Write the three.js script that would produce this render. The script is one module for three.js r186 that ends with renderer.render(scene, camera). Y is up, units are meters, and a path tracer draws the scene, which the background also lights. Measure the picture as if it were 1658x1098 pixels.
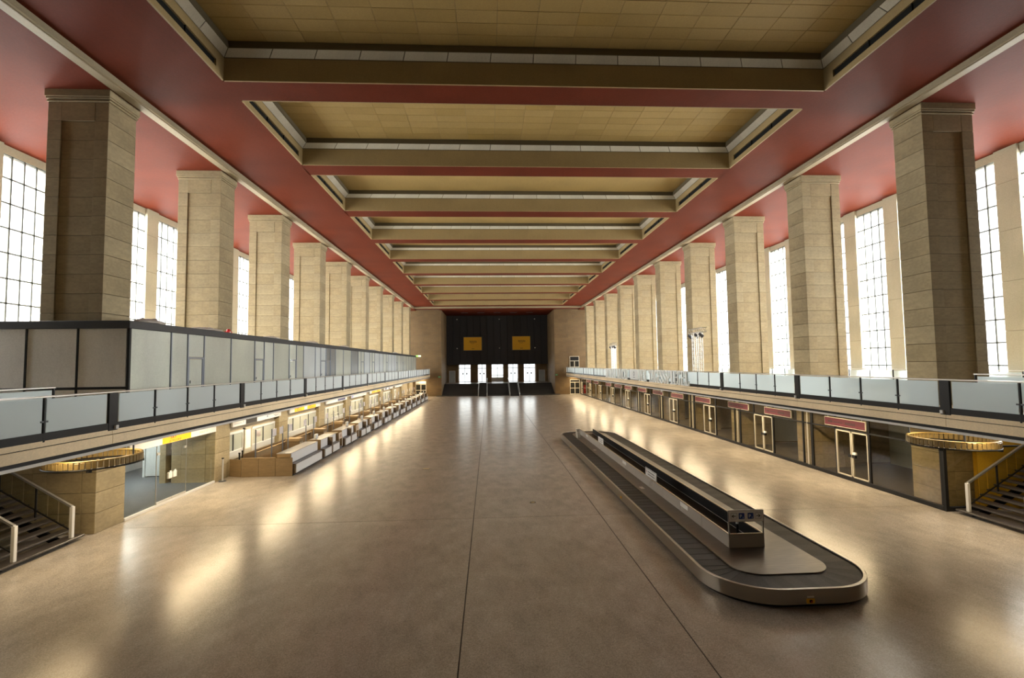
import * as THREE from 'three';
import { TextGeometry } from 'three/addons/geometries/TextGeometry.js';
import { FontLoader } from 'three/addons/loaders/FontLoader.js';
import { RectAreaLightUniformsLib } from 'three/addons/lights/RectAreaLightUniformsLib.js';

// ------------------------------------------------------------------ camera, sky, exposure
const scene = new THREE.Scene();
const camera = new THREE.PerspectiveCamera(71.53, 1658 / 1098, 0.1, 400);
camera.rotation.order = 'YXZ';
camera.position.set(-1.5357, 5, 0);
camera.rotation.set(0.0539, -0.0493, -0.0125);
scene.add(camera);
const renderer = new THREE.WebGLRenderer({ antialias: true });
renderer.toneMapping = THREE.LinearToneMapping;
renderer.toneMappingExposure = 2.15;
renderer.shadowMap.enabled = true;
RectAreaLightUniformsLib.init();
scene.background = new THREE.Color().setRGB(1.0, 1.05, 1.1);      // bright overcast sky outside
const SKY = 12;            // radiance of the daylight entering each window
const DAY = new THREE.Color().setRGB(1.0, 0.985, 0.96);
const SOFFIT = 27;          // soffit lights under the balconies
const WARM = new THREE.Color().setRGB(1.0, 0.80, 0.50);

// ------------------------------------------------------------------ helpers
let seed = 12345;
const rnd = () => { seed = (seed * 1664525 + 1013904223) >>> 0; return seed / 4294967296; };
const used = new Map();
function numbered(n) { const k = used.get(n) ?? 0; used.set(n, k + 1); return k ? n + '_' + String(k).padStart(3, '0') : n; }
const ORD = ['first', 'second', 'third', 'fourth', 'fifth', 'sixth', 'seventh', 'eighth', 'ninth', 'tenth', 'eleventh', 'twelfth', 'thirteenth', 'fourteenth'];

function geo(pos, uv, nor) {
  const g = new THREE.BufferGeometry();
  g.setAttribute('position', new THREE.Float32BufferAttribute(pos, 3));
  g.setAttribute('uv', new THREE.Float32BufferAttribute(uv, 2));
  if (nor) g.setAttribute('normal', new THREE.Float32BufferAttribute(nor, 3)); else g.computeVertexNormals();
  return g;
}
function bx(x0, x1, y0, y1, z0, z1) {          // box from its limits, uv in metres
  if (x0 > x1) [x0, x1] = [x1, x0]; if (y0 > y1) [y0, y1] = [y1, y0]; if (z0 > z1) [z0, z1] = [z1, z0];
  const P = [], U = [], N = [];
  const q = (a, b, c, d, n, f) => { for (const v of [a, b, c, a, c, d]) { P.push(...v); U.push(...f(v)); N.push(...n); } };
  const fx = (v) => [v[2], v[1]], fy = (v) => [v[0], v[2]], fz = (v) => [v[0], v[1]];
  q([x1, y0, z1], [x1, y0, z0], [x1, y1, z0], [x1, y1, z1], [1, 0, 0], fx);
  q([x0, y0, z0], [x0, y0, z1], [x0, y1, z1], [x0, y1, z0], [-1, 0, 0], fx);
  q([x0, y1, z1], [x1, y1, z1], [x1, y1, z0], [x0, y1, z0], [0, 1, 0], fy);
  q([x0, y0, z0], [x1, y0, z0], [x1, y0, z1], [x0, y0, z1], [0, -1, 0], fy);
  q([x0, y0, z1], [x1, y0, z1], [x1, y1, z1], [x0, y1, z1], [0, 0, 1], fz);
  q([x1, y0, z0], [x0, y0, z0], [x0, y1, z0], [x1, y1, z0], [0, 0, -1], fz);
  return geo(P, U, N);
}
function cb(x0, x1, y0, y1, z0, z1, c = 0.012) {        // box with chamfered edges
  if (x0 > x1) [x0, x1] = [x1, x0]; if (y0 > y1) [y0, y1] = [y1, y0]; if (z0 > z1) [z0, z1] = [z1, z0];
  c = Math.min(c, (x1 - x0) * 0.45, (y1 - y0) * 0.45, (z1 - z0) * 0.45);
  const lo = [x0, y0, z0], hi = [x1, y1, z1], P = [], U = [];
  const pt = (s, face) => s.map((v, k) => (v > 0 ? hi[k] - (k === face ? 0 : c) : lo[k] + (k === face ? 0 : c)));
  const tri = (a, b, d) => {
    const e1 = a.map((v, k) => b[k] - v), e2 = a.map((v, k) => d[k] - v);
    const n = [e1[1] * e2[2] - e1[2] * e2[1], e1[2] * e2[0] - e1[0] * e2[2], e1[0] * e2[1] - e1[1] * e2[0]];
    const m = a.map((v, k) => (v + b[k] + d[k]) / 3 - (lo[k] + hi[k]) / 2);
    const o = n[0] * m[0] + n[1] * m[1] + n[2] * m[2] < 0 ? [a, d, b] : [a, b, d];
    const ax = Math.abs(n[0]) > Math.abs(n[1]) ? (Math.abs(n[0]) > Math.abs(n[2]) ? 0 : 2) : (Math.abs(n[1]) > Math.abs(n[2]) ? 1 : 2);
    for (const v of o) { P.push(...v); U.push(...(ax === 0 ? [v[2], v[1]] : ax === 1 ? [v[0], v[2]] : [v[0], v[1]])); }
  };
  const quad = (a, b, d, e) => { tri(a, b, d); tri(a, d, e); };
  for (let f = 0; f < 3; f++) {
    const a = (f + 1) % 3, b = (f + 2) % 3;
    for (const s of [-1, 1]) {
      const k = (p, q) => { const v = [0, 0, 0]; v[f] = s; v[a] = p; v[b] = q; return v; };
      quad(pt(k(-1, -1), f), pt(k(1, -1), f), pt(k(1, 1), f), pt(k(-1, 1), f));
      for (const t of [-1, 1]) {                          // edge along b between faces f and a
        const e = (q) => { const v = [0, 0, 0]; v[f] = s; v[a] = t; v[b] = q; return v; };
        quad(pt(e(-1), f), pt(e(1), f), pt(e(1), a), pt(e(-1), a));
      }
    }
  }
  for (const sx of [-1, 1]) for (const sy of [-1, 1]) for (const sz of [-1, 1]) { const s = [sx, sy, sz]; tri(pt(s, 0), pt(s, 1), pt(s, 2)); }
  return geo(P, U);
}
function merge(list) {
  const out = { position: [], normal: [], uv: [] };
  for (let g of list) {
    if (g.index) g = g.toNonIndexed();
    for (const k of ['position', 'normal', 'uv']) { const a = g.getAttribute(k).array; for (let i = 0; i < a.length; i++) out[k].push(a[i]); }
  }
  return geo(out.position, out.uv, out.normal);
}
function tube(pts, r, n = 8, seg = 1) {
  const c = new THREE.CurvePath();
  for (let i = 0; i + 1 < pts.length; i++) c.add(new THREE.LineCurve3(new THREE.Vector3(...pts[i]), new THREE.Vector3(...pts[i + 1])));
  return new THREE.TubeGeometry(c, (pts.length - 1) * seg, r, n, false);
}
function cyl(x, y0, y1, z, r, n = 14, r2 = r) { const g = new THREE.CylinderGeometry(r2, r, y1 - y0, n); g.translate(x, (y0 + y1) / 2, z); return g; }
function prismX(profile, x0, x1) {                        // profile in (z, y), extruded along x
  const s = new THREE.Shape(profile.map(([z, y]) => new THREE.Vector2(-z, y)));
  const g = new THREE.ExtrudeGeometry(s, { depth: x1 - x0, bevelEnabled: false });
  g.rotateY(Math.PI / 2); g.translate(x0, 0, 0); return g;
}
function prismZ(profile, z0, z1) {                        // profile in (x, y), extruded along z
  const s = new THREE.Shape(profile.map(([x, y]) => new THREE.Vector2(x, y)));
  const g = new THREE.ExtrudeGeometry(s, { depth: z1 - z0, bevelEnabled: false });
  g.translate(0, 0, z0); return g;
}
function obj(name, geos, mat, parent = scene) {
  const m = new THREE.Mesh(Array.isArray(geos) ? (geos.length === 1 ? geos[0] : merge(geos)) : geos, mat);
  m.name = parent === scene ? numbered(name) : name;
  parent.add(m); return m;
}
function grp(name, parent = scene, x = 0, y = 0, z = 0) {
  const g = new THREE.Group(); g.name = parent === scene ? numbered(name) : name; g.position.set(x, y, z); parent.add(g); return g;
}
function tag(o, label, category, group) { o.userData.label = label; o.userData.category = category; if (group) o.userData.group = group; return o; }
function thing(name, label, category, group, x = 0, y = 0, z = 0) { return tag(grp(name, scene, x, y, z), label, category, group); }
function structure(o, label) { o.userData.kind = 'structure'; if (label) o.userData.label = label; return o; }
function stuff(o) { o.userData.kind = 'stuff'; return o; }

// ------------------------------------------------------------------ textures
function hash(x, y, s) { let h = (Math.imul(x, 374761393) + Math.imul(y, 668265263) + Math.imul(s, 1442695041)) | 0; h = Math.imul(h ^ (h >>> 15), 2246822519); h = Math.imul(h ^ (h >>> 13), 3266489917); h ^= h >>> 16; return (h >>> 0) / 4294967296; }
function vnoise(x, y, px, py, s) {                         // value noise, periodic with px, py
  const xi = Math.floor(x), yi = Math.floor(y), fx = x - xi, fy = y - yi, u = fx * fx * (3 - 2 * fx), v = fy * fy * (3 - 2 * fy);
  const w = (a, p) => ((a % p) + p) % p;
  const a = hash(w(xi, px), w(yi, py), s), b = hash(w(xi + 1, px), w(yi, py), s), c = hash(w(xi, px), w(yi + 1, py), s), d = hash(w(xi + 1, px), w(yi + 1, py), s);
  return a + (b - a) * u + (c - a) * v + (a - b - c + d) * u * v;
}
function tex(size, metres, fn, color, fine) {
  const data = fine ? new Float32Array(size * size * 4) : new Uint8Array(size * size * 4);
  for (let j = 0; j < size; j++) for (let i = 0; i < size; i++) {
    const c = fn(i / size, j / size), k = (j * size + i) * 4;
    const r = Array.isArray(c) ? c : [c, c, c];
    for (let m = 0; m < 3; m++) data[k + m] = fine ? r[m] : Math.max(0, Math.min(255, Math.round(r[m] * 255)));
    data[k + 3] = fine ? 1 : 255;
  }
  const t = new THREE.DataTexture(data, size, size, THREE.RGBAFormat, fine ? THREE.FloatType : THREE.UnsignedByteType);
  t.wrapS = t.wrapT = THREE.RepeatWrapping; t.magFilter = THREE.LinearFilter; t.minFilter = THREE.LinearMipmapLinearFilter; t.generateMipmaps = true;
  t.repeat.set(1 / metres, 1 / metres); if (color) t.colorSpace = THREE.SRGBColorSpace; t.needsUpdate = true; return t;
}
const stoneN = (u, v, s) => 0.5 * vnoise(u * 6, v * 40, 6, 40, s) + 0.3 * vnoise(u * 16, v * 90, 16, 90, s + 1) + 0.2 * vnoise(u * 90, v * 130, 90, 130, s + 2);
const texStone = tex(512, 2.6, (u, v) => { const n = stoneN(u, v, 3), b = vnoise(u * 4, v * 4, 4, 4, 9), k = 0.87 + 0.10 * (n - 0.5) + 0.10 * (b - 0.5) + 0.07 * (vnoise(u * 34, v * 50, 34, 50, 15) - 0.5); return [k * 1.0, k * 0.985, k * 0.96]; }, true);
const bumpStone = tex(512, 2.6, (u, v) => { const n = stoneN(u, v, 3), p = vnoise(u * 60, v * 120, 60, 120, 7); return 0.6 * n + (p > 0.8 ? -0.35 : 0.2); });
const texPlaster = tex(512, 5, (u, v) => { const k = 0.94 + 0.08 * (vnoise(u * 5, v * 5, 5, 5, 21) - 0.5) + 0.02 * (vnoise(u * 60, v * 14, 60, 14, 22) - 0.5) + 0.06 * (vnoise(u * 220, v * 220, 220, 220, 23) - 0.5); return k; }, true);
const bumpPlaster = tex(512, 5, (u, v) => 0.6 * vnoise(u * 110, v * 110, 110, 110, 31) + 0.4 * vnoise(u * 24, v * 24, 24, 24, 32));
const texFloor = tex(1024, 4, (u, v) => {
  const k = 0.80 + 0.16 * (vnoise(u * 512, v * 512, 512, 512, 41) - 0.5) + 0.14 * (vnoise(u * 256, v * 256, 256, 256, 42) - 0.5) + 0.08 * (vnoise(u * 9, v * 9, 9, 9, 43) - 0.5) + 0.05 * (vnoise(u * 30, v * 12, 30, 12, 44) - 0.5);
  return [k, k * 0.99, k * 0.975]; }, true);
const bumpFloor = tex(512, 6.5, (u, v) => 0.7 * vnoise(u * 14, v * 5, 14, 5, 61) + 0.3 * vnoise(u * 30, v * 20, 30, 20, 62), false, true);
const texCarpet = tex(256, 1, (u, v) => 0.75 + 0.35 * (vnoise(u * 128, v * 128, 128, 128, 71) - 0.5), true);
const texWood = tex(512, 1.4, (u, v) => { const k = 0.9 + 0.09 * (vnoise(u * 5, v * 70, 5, 70, 81) - 0.5) + 0.08 * (vnoise(u * 20, v * 160, 20, 160, 82) - 0.5); return [k, k * 0.97, k * 0.92]; }, true);
const texBelt = tex(256, 0.6, (u, v) => 0.72 + 0.3 * (vnoise(u * 24, v * 24, 24, 24, 91) - 0.5) + 0.25 * (vnoise(u * 120, v * 120, 120, 120, 92) - 0.5), true);
const texSteel = tex(256, 0.5, (u, v) => 0.8 + 0.22 * (vnoise(u * 3, v * 128, 3, 128, 95) - 0.5), true);
const texTravertine = texStone;

const C = (r, g, b) => new THREE.Color().setRGB(r, g, b);
const std = (o) => new THREE.MeshStandardMaterial(o), phy = (o) => new THREE.MeshPhysicalMaterial(o);
function shifted(t, x, y) { const c = t.clone(); c.offset.set(x, y); c.needsUpdate = true; return c; }

const STONE_TINT = [[0.395, 0.326, 0.197], [0.359, 0.293, 0.172], [0.419, 0.35, 0.216], [0.38, 0.308, 0.181]];
const stoneMats = STONE_TINT.map((c, i) => std({ color: C(...c), map: shifted(texStone, i * 0.27, i * 0.41), bumpMap: bumpStone, bumpScale: 0.0008, roughness: 0.8 }));
const M = {
  joint: std({ color: C(0.12, 0.093, 0.06), roughness: 0.95 }),
  stone: stoneMats[0],
  pier: std({ color: C(0.5, 0.472, 0.36), map: texPlaster, roughness: 0.75 }),
  endStone: std({ color: C(0.18, 0.1152, 0.0477), map: shifted(texStone, 0.5, 0.2), bumpMap: bumpStone, bumpScale: 0.004, roughness: 0.75 }),
  red: phy({ color: C(0.1137, 0.0213, 0.0089), map: texPlaster, bumpMap: bumpPlaster, bumpScale: 0.002, roughness: 0.62, specularIntensity: 0.12 }),
  tan: std({ color: C(0.3036, 0.2162, 0.092), map: texPlaster, roughness: 0.65 }),
  ridge: std({ color: C(0.2898, 0.2321, 0.1419), map: texPlaster, roughness: 0.65 }),
  mould: std({ color: C(0.096, 0.076, 0.04), roughness: 0.6 }),
  cove: std({ color: C(0.58, 0.55, 0.45), map: texPlaster, roughness: 0.35 }),
  vent: phy({ color: C(0.012, 0.012, 0.011), roughness: 0.9, specularIntensity: 0.2 }),
  floor: phy({ color: C(0.56, 0.5, 0.435), map: texFloor, roughness: 0.25, bumpMap: bumpFloor, bumpScale: 0.003, ior: 1.52, specularColor: C(1.0, 0.79, 0.46), specularIntensity: 1.0 }),
  seam: std({ color: C(0.06, 0.05, 0.04), roughness: 0.9 }),
  brass: std({ color: C(0.55, 0.42, 0.20), roughness: 0.4, metalness: 0.6 }),
  fascia: std({ color: C(0.80, 0.64, 0.41), map: texPlaster, roughness: 0.55 }),
  black: phy({ color: C(0.010, 0.0095, 0.0095), roughness: 0.5, specularIntensity: 0.45 }),
  blackGloss: phy({ color: C(0.010, 0.010, 0.011), roughness: 0.35, specularIntensity: 0.5 }),
  white: std({ color: C(0.521, 0.521, 0.5069), roughness: 0.45 }),
  whiteTrim: std({ color: C(0.5616, 0.546, 0.5148), roughness: 0.5 }),
  alu: std({ color: C(0.62, 0.61, 0.58), roughness: 0.35, metalness: 0.85 }),
  aluPaint: std({ color: C(0.496, 0.448, 0.352), roughness: 0.4, metalness: 0.3 }),
  darkAlu: std({ color: C(0.07, 0.075, 0.085), roughness: 0.4, metalness: 0.4 }),
  kioskFrame: std({ color: C(0.16, 0.18, 0.22), roughness: 0.35, metalness: 0.5 }),
  kioskRoof: std({ color: C(0.0134, 0.0125, 0.0134), roughness: 0.55 }),
  kioskA: phy({ color: C(0.55, 0.572, 0.506), map: texPlaster, roughness: 0.38, transmission: 0.25, thickness: 0 }),
  kioskB: phy({ color: C(0.484, 0.495, 0.418), map: texPlaster, roughness: 0.34, transmission: 0.25, thickness: 0 }),
  kioskC: phy({ color: C(0.55, 0.58, 0.58), map: texPlaster, roughness: 0.34, transmission: 0.25, thickness: 0 }),
  kioskD: phy({ color: C(0.22, 0.22, 0.21), map: texPlaster, roughness: 0.3, transmission: 0.2, thickness: 0 }),
  kioskFront: std({ color: C(0.8, 0.795, 0.785), map: texPlaster, roughness: 0.5 }),
  railGlass: phy({ color: C(0.68, 0.74, 0.75), roughness: 0.72, transmission: 0.55, thickness: 0 }),
  windowGlass: phy({ color: C(0.97, 0.985, 0.985), roughness: 0.42, transmission: 1, thickness: 0, specularIntensity: 0.3 }),
  mullion: std({ color: C(0.10, 0.11, 0.10), roughness: 0.6 }),
  clear: phy({ color: C(0.90, 0.92, 0.88), roughness: 0.02, transmission: 1, thickness: 0 }),
  stairGlass: phy({ color: C(0.80, 0.80, 0.72), roughness: 0.05, transmission: 1, thickness: 0 }),
  smoke: phy({ color: C(0.8, 0.77, 0.67), roughness: 0.02, transmission: 1, thickness: 0 }),
  carpetBlue: std({ color: C(0.10, 0.115, 0.125), map: texCarpet, roughness: 0.95 }),
  carpetDark: std({ color: C(0.075, 0.06, 0.045), map: texCarpet, roughness: 0.95 }),
  wallWhite: std({ color: C(0.70, 0.69, 0.64), map: texPlaster, roughness: 0.8 }),
  wallGrey: std({ color: C(0.36, 0.38, 0.37), map: texPlaster, roughness: 0.7 }),
  wallBeige: std({ color: C(0.3456, 0.2794, 0.1786), map: texPlaster, roughness: 0.75 }),
  yellow: std({ color: C(0.70, 0.40, 0.012), map: texPlaster, roughness: 0.7 }),
  signYellow: std({ color: C(0.80, 0.42, 0.01), roughness: 0.5 }),
  signRed: std({ color: C(0.2, 0.008, 0.02), map: texPlaster, roughness: 0.5 }),
  steel: std({ color: C(0.55, 0.50, 0.43), map: texSteel, roughness: 0.28, metalness: 0.95 }),
  nearWall: std({ color: C(0.80, 0.76, 0.68), map: texPlaster, roughness: 0.8 }),
  steelSkirt: std({ color: C(0.35, 0.3185, 0.273), roughness: 0.3, metalness: 0.95 }),
  steelTop: std({ color: C(0.255, 0.2175, 0.1762), map: texSteel, roughness: 0.33, metalness: 0.85 }),
  fence: std({ color: C(0.36, 0.325, 0.285), roughness: 0.45, metalness: 0.15 }),
  fenceCap: std({ color: C(0.45, 0.37, 0.26), roughness: 0.35, metalness: 0.8 }),
  belt: std({ color: C(0.022, 0.019, 0.0165), map: texBelt, roughness: 0.6 }),
  curtain: std({ color: C(0.016, 0.014, 0.014), roughness: 0.85 }),
  stageStep: std({ color: C(0.018, 0.016, 0.015), roughness: 0.7 }),
  stairStone: std({ color: C(0.075, 0.062, 0.055), map: texFloor, roughness: 0.32 }),
  laminate: std({ color: C(0.248, 0.1767, 0.0961), map: texWood, roughness: 0.5 }),
  laminateEdge: std({ color: C(0.3094, 0.2137, 0.1069), map: texWood, roughness: 0.5 }),
  laminateDark: std({ color: C(0.14, 0.0945, 0.049), map: texWood, roughness: 0.5 }),
  deskTop: std({ color: C(0.143, 0.1394, 0.1502), roughness: 0.35 }),
  deskPanel: std({ color: C(0.558, 0.558, 0.549), roughness: 0.4 }),
  blind: std({ color: C(0.39, 0.39, 0.3225), map: texPlaster, roughness: 0.7 }),
  blindDark: std({ color: C(0.30, 0.32, 0.28), roughness: 0.6 }),
  apron: std({ color: C(0.4163, 0.405, 0.3825), roughness: 0.6 }),
  wood: std({ color: C(0.42, 0.20, 0.05), map: texWood, roughness: 0.5 }),
  ringGold: phy({ color: C(0.2592, 0.18, 0.0648), roughness: 0.3, transmission: 0.35, thickness: 0 }),
  ringCap: std({ color: C(0.385, 0.266, 0.091), roughness: 0.35, metalness: 0.5 }),
  redPaint: std({ color: C(0.55, 0.012, 0.012), roughness: 0.4 }),
  green: std({ color: C(0.02, 0.25, 0.08), roughness: 0.5 }),
  paper: std({ color: C(0.663, 0.6545, 0.6205), roughness: 0.7 }),
  signPink: std({ color: C(0.62, 0.56, 0.53), roughness: 0.6 }),
  letter: std({ color: C(0.72, 0.74, 0.72), roughness: 0.5 }),
  foil: std({ color: C(0.42, 0.38, 0.34), roughness: 0.5 }),
};
function printed(w, h, draw, extra = {}) {                 // flat print on a canvas
  const cv = document.createElement('canvas'); cv.width = w; cv.height = h; const g = cv.getContext('2d'); draw(g, w, h);
  const t = new THREE.CanvasTexture(cv); t.colorSpace = THREE.SRGBColorSpace; t.magFilter = THREE.LinearFilter;
  return std({ map: t, roughness: 0.5, ...extra });
}
// a printed plate facing the given yaw, its print mapped 0..1
function plate(w, h) { const g = new THREE.PlaneGeometry(w, h); return g; }
function faceplate(name, w, h, mat, parent, x, y, z, ry) { const m = obj(name, plate(w, h), mat, parent); m.position.set(x, y, z); m.rotation.y = ry; return m; }
const HALF = Math.PI / 2;

// ------------------------------------------------------------------ the hall: main measures (metres)
const P = 6.298, CD = 1.16, ZE = -77, ZN = 6, YC = 14.077, YA = 13.91;
const colZ = (i) => -15.228 - P * i;                       // near face of the i-th column shaft
const coffFar = (i) => -(14.847 + P * i), coffNear = (i) => -(14.847 + P * (i - 1) + 1.17);
const CX = 9.83, BX = 11.13, WX = 20.4;

// floor: slabs with dark joints
{
  const f = structure(grp('floor'), 'glossy speckled beige floor of the hall');
  obj('joint_bed', bx(-WX - 1, WX + 1, -0.3, -0.012, ZE - 12, ZN + 0.3), M.seam, f);
  const xs = [-WX - 1, -2.09, 2.09, WX + 1], zs = [ZN + 0.3, -15.7, ZE - 12], g = 0.013, gz = 0.007;
  for (let a = 0; a < 3; a++) for (let b = 0; b < 2; b++)
    obj('floor_slab', cb(xs[a] + (a ? g : 0), xs[a + 1] - (a < 2 ? g : 0), -0.1, 0, zs[b + 1] + (b < 1 ? gz : 0), zs[b] - (b ? gz : 0), 0.003), M.floor, f);
}
// ceiling with coffers
{
  const c = structure(grp('ceiling'), 'dark red ceiling with a row of tan coffers');
  const red = [], T = YC + 0.2;
  for (const s of [-1, 1]) {
    red.push(bx(s * (CX + 0.05), s * 13.3, YC, T, ZE, ZN));
    obj('side_ceiling', bx(s * 13.3, s * (WX + 1.1), YA, YA + 0.35, ZE, ZN), M.red, c);
    obj('ridge_moulding', [cb(s * 13.05, s * 13.47, YA - 0.02, YC + 0.05, ZE + 3.2, ZN, 0.02), cb(s * 13.12, s * 13.40, YA - 0.05, YA, ZE + 3.2, ZN, 0.01)], M.ridge, c);
  }
  const F = -1, L = 9;
  for (let i = F; i < L; i++) red.push(bx(-CX - 0.1, CX + 0.1, YC, T, coffFar(i) - 1.17 + 0.05, coffFar(i) - 0.05));
  red.push(bx(-CX - 0.1, CX + 0.1, YC, T, ZE, coffFar(L) - 0.05), bx(-CX - 0.1, CX + 0.1, YC, T, coffNear(F) + 0.05, ZN));
  obj('red_soffit', red, M.red, c);
  obj('ridge_moulding', cb(-13.2, 13.2, YA - 0.02, YC + 0.05, ZE + 2.9, ZE + 3.9, 0.02), M.ridge, c);
  obj('roof_slab', bx(-WX - 1.1, WX + 1.1, 15.7, 16, ZE - 12, ZN + 0.3), M.joint, c);
  const tileMats = [[0.331, 0.225, 0.072], [0.308, 0.207, 0.061], [0.354, 0.244, 0.083], [0.322, 0.212, 0.055]].map((k, n) => std({ color: C(...k), map: shifted(texPlaster, n * 0.3, n * 0.17), roughness: 0.7 }));
  for (let i = F; i <= L; i++) {
    const k = grp('coffer', c), z0 = coffNear(i), z1 = coffFar(i), o = 0.28, Y1 = 14.82, Y2 = 15.0, Y3 = 15.2;
    obj('coffer_face', [bx(-CX, CX, YC, Y1, z1 - 0.06, z1), bx(-CX, CX, YC, Y1, z0, z0 + 0.06)], M.tan, k);
    for (const s of [-1, 1]) {
      const a = s * CX, b = s * (CX + 0.06), za = z0 - 0.42, zb = z1 + 0.42;
      obj('coffer_face', [bx(a, b, YC, 14.28, z1, z0), bx(a, b, 14.52, Y1, z1, z0), bx(a, b, 14.28, 14.52, za, z0), bx(a, b, 14.28, 14.52, z1, zb)], M.tan, k);
      obj('vent', [bx(s * (CX + 0.06), s * (CX + 0.16), 14.26, 14.54, z1, z0), ...[1, 2].map((n) => { const z = za + (zb - za) * n / 3; return bx(s * (CX + 0.02), s * (CX + 0.07), 14.28, 14.52, z - 0.012, z + 0.012); })], M.vent, k);
    }
    // slanted frosted light panels round the coffer
    const slant = (p, q, r, t) => { const U = [[0, 0], [1.38, 0], [1.38, 0.33], [0, 0.33]]; const Q = [p, q, r, t], ps = [], us = []; for (const n of [0, 1, 2, 0, 2, 3]) { ps.push(...Q[n]); us.push(...U[n]); } return geo(ps, us); };
    const panel = (p, q, r, t) => {
      const back = slant(p, q, r, t), n = back.getAttribute('normal'), fr = [];
      const d = [n.getX(0) * 0.02, n.getY(0) * 0.02, n.getZ(0) * 0.02], sh = (v) => v.map((w, m) => w - d[m]);
      fr.push(back, slant(sh(t), sh(r), sh(q), sh(p)), slant(q, p, sh(p), sh(q)), slant(t, r, sh(r), sh(t)));
      return merge(fr);
    };
    const list = [], lip = 0.02, nx = 14, W = 2 * CX, gap = 0.014;
    for (let n = 0; n < nx; n++) {
      const xa = -CX + W * n / nx, xb = -CX + W * (n + 1) / nx, sq = (2 * (CX - o)) / W, ia = -(CX - o) + sq * W * n / nx, ib = -(CX - o) + sq * W * (n + 1) / nx;
      list.push(panel([xa + gap, Y1 + lip, z1], [xb - gap, Y1 + lip, z1], [ib - gap, Y2, z1 + o], [ia + gap, Y2, z1 + o]));
      list.push(panel([xb - gap, Y1 + lip, z0], [xa + gap, Y1 + lip, z0], [ia + gap, Y2, z0 - o], [ib - gap, Y2, z0 - o]));
    }
    const D = z0 - z1;
    for (let n = 0; n < 4; n++) for (const s of [-1, 1]) {
      const za = z1 + D * n / 4 + gap, zb = z1 + D * (n + 1) / 4 - gap, f = (D - 2 * o) / D, ja = z1 + o + f * D * n / 4 + gap, jb = z1 + o + f * D * (n + 1) / 4 - gap;
      list.push(s < 0 ? panel([-CX, Y1 + lip, zb], [-CX, Y1 + lip, za], [-CX + o, Y2, ja], [-CX + o, Y2, jb]) : panel([CX, Y1 + lip, za], [CX, Y1 + lip, zb], [CX - o, Y2, jb], [CX - o, Y2, ja]));
    }
    if (i >= 0 && i <= 4) for (const g of list) obj('light_panel', g, M.cove, k); else stuff(obj('light_panels', list, M.cove, k));
    // dark moulding with two steps, and the closing walls behind the panels
    const ring = (off, y0, y1, t) => [bx(-CX + off - t, CX - off + t, y0, y1, z1 + off - t, z1 + off), bx(-CX + off - t, CX - off + t, y0, y1, z0 - off, z0 - off + t), bx(-CX + off - t, -CX + off, y0, y1, z1 + off, z0 - off), bx(CX - off, CX - off + t, y0, y1, z1 + off, z0 - off)];
    obj('dark_moulding', [...ring(o, Y2 - 0.02, Y2 + 0.08, 0.05), ...ring(o - 0.02, Y2 + 0.08, Y3 + 0.02, 0.05), ...ring(0, Y1 - 0.01, Y1 + 0.02, 0.06)], M.mould, k);
    // tiled field
    if (i === 0 || i === 1) {
      const ax = -CX + o - 0.03, aw = 2 * (CX - o) + 0.06, az = z1 + o - 0.03, ad = D - 2 * o + 0.06, tx = 16, tz = 9;
      const tile = cb(-aw / tx / 2 + 0.004, aw / tx / 2 - 0.004, 0, 0.05, -ad / tz / 2 + 0.004, ad / tz / 2 - 0.004, 0.006);
      for (let m = 0; m < tz; m++) for (let n = 0; n < tx; n++) {
        const t = obj('tile', tile, tileMats[Math.floor(rnd() * rnd() * 4)], k);
        t.position.set(ax + aw * (n + 0.5) / tx, Y3 + (rnd() - 0.5) * 0.004, az + ad * (m + 0.5) / tz);
      }
      obj('tile_backing', bx(-CX, CX, Y3 + 0.04, Y3 + 0.1, z1, z0), M.mould, k);
    } else obj('coffer_field', bx(-CX, CX, Y3, Y3 + 0.1, z1, z0), tileMats[0], k);
  }
}

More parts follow.
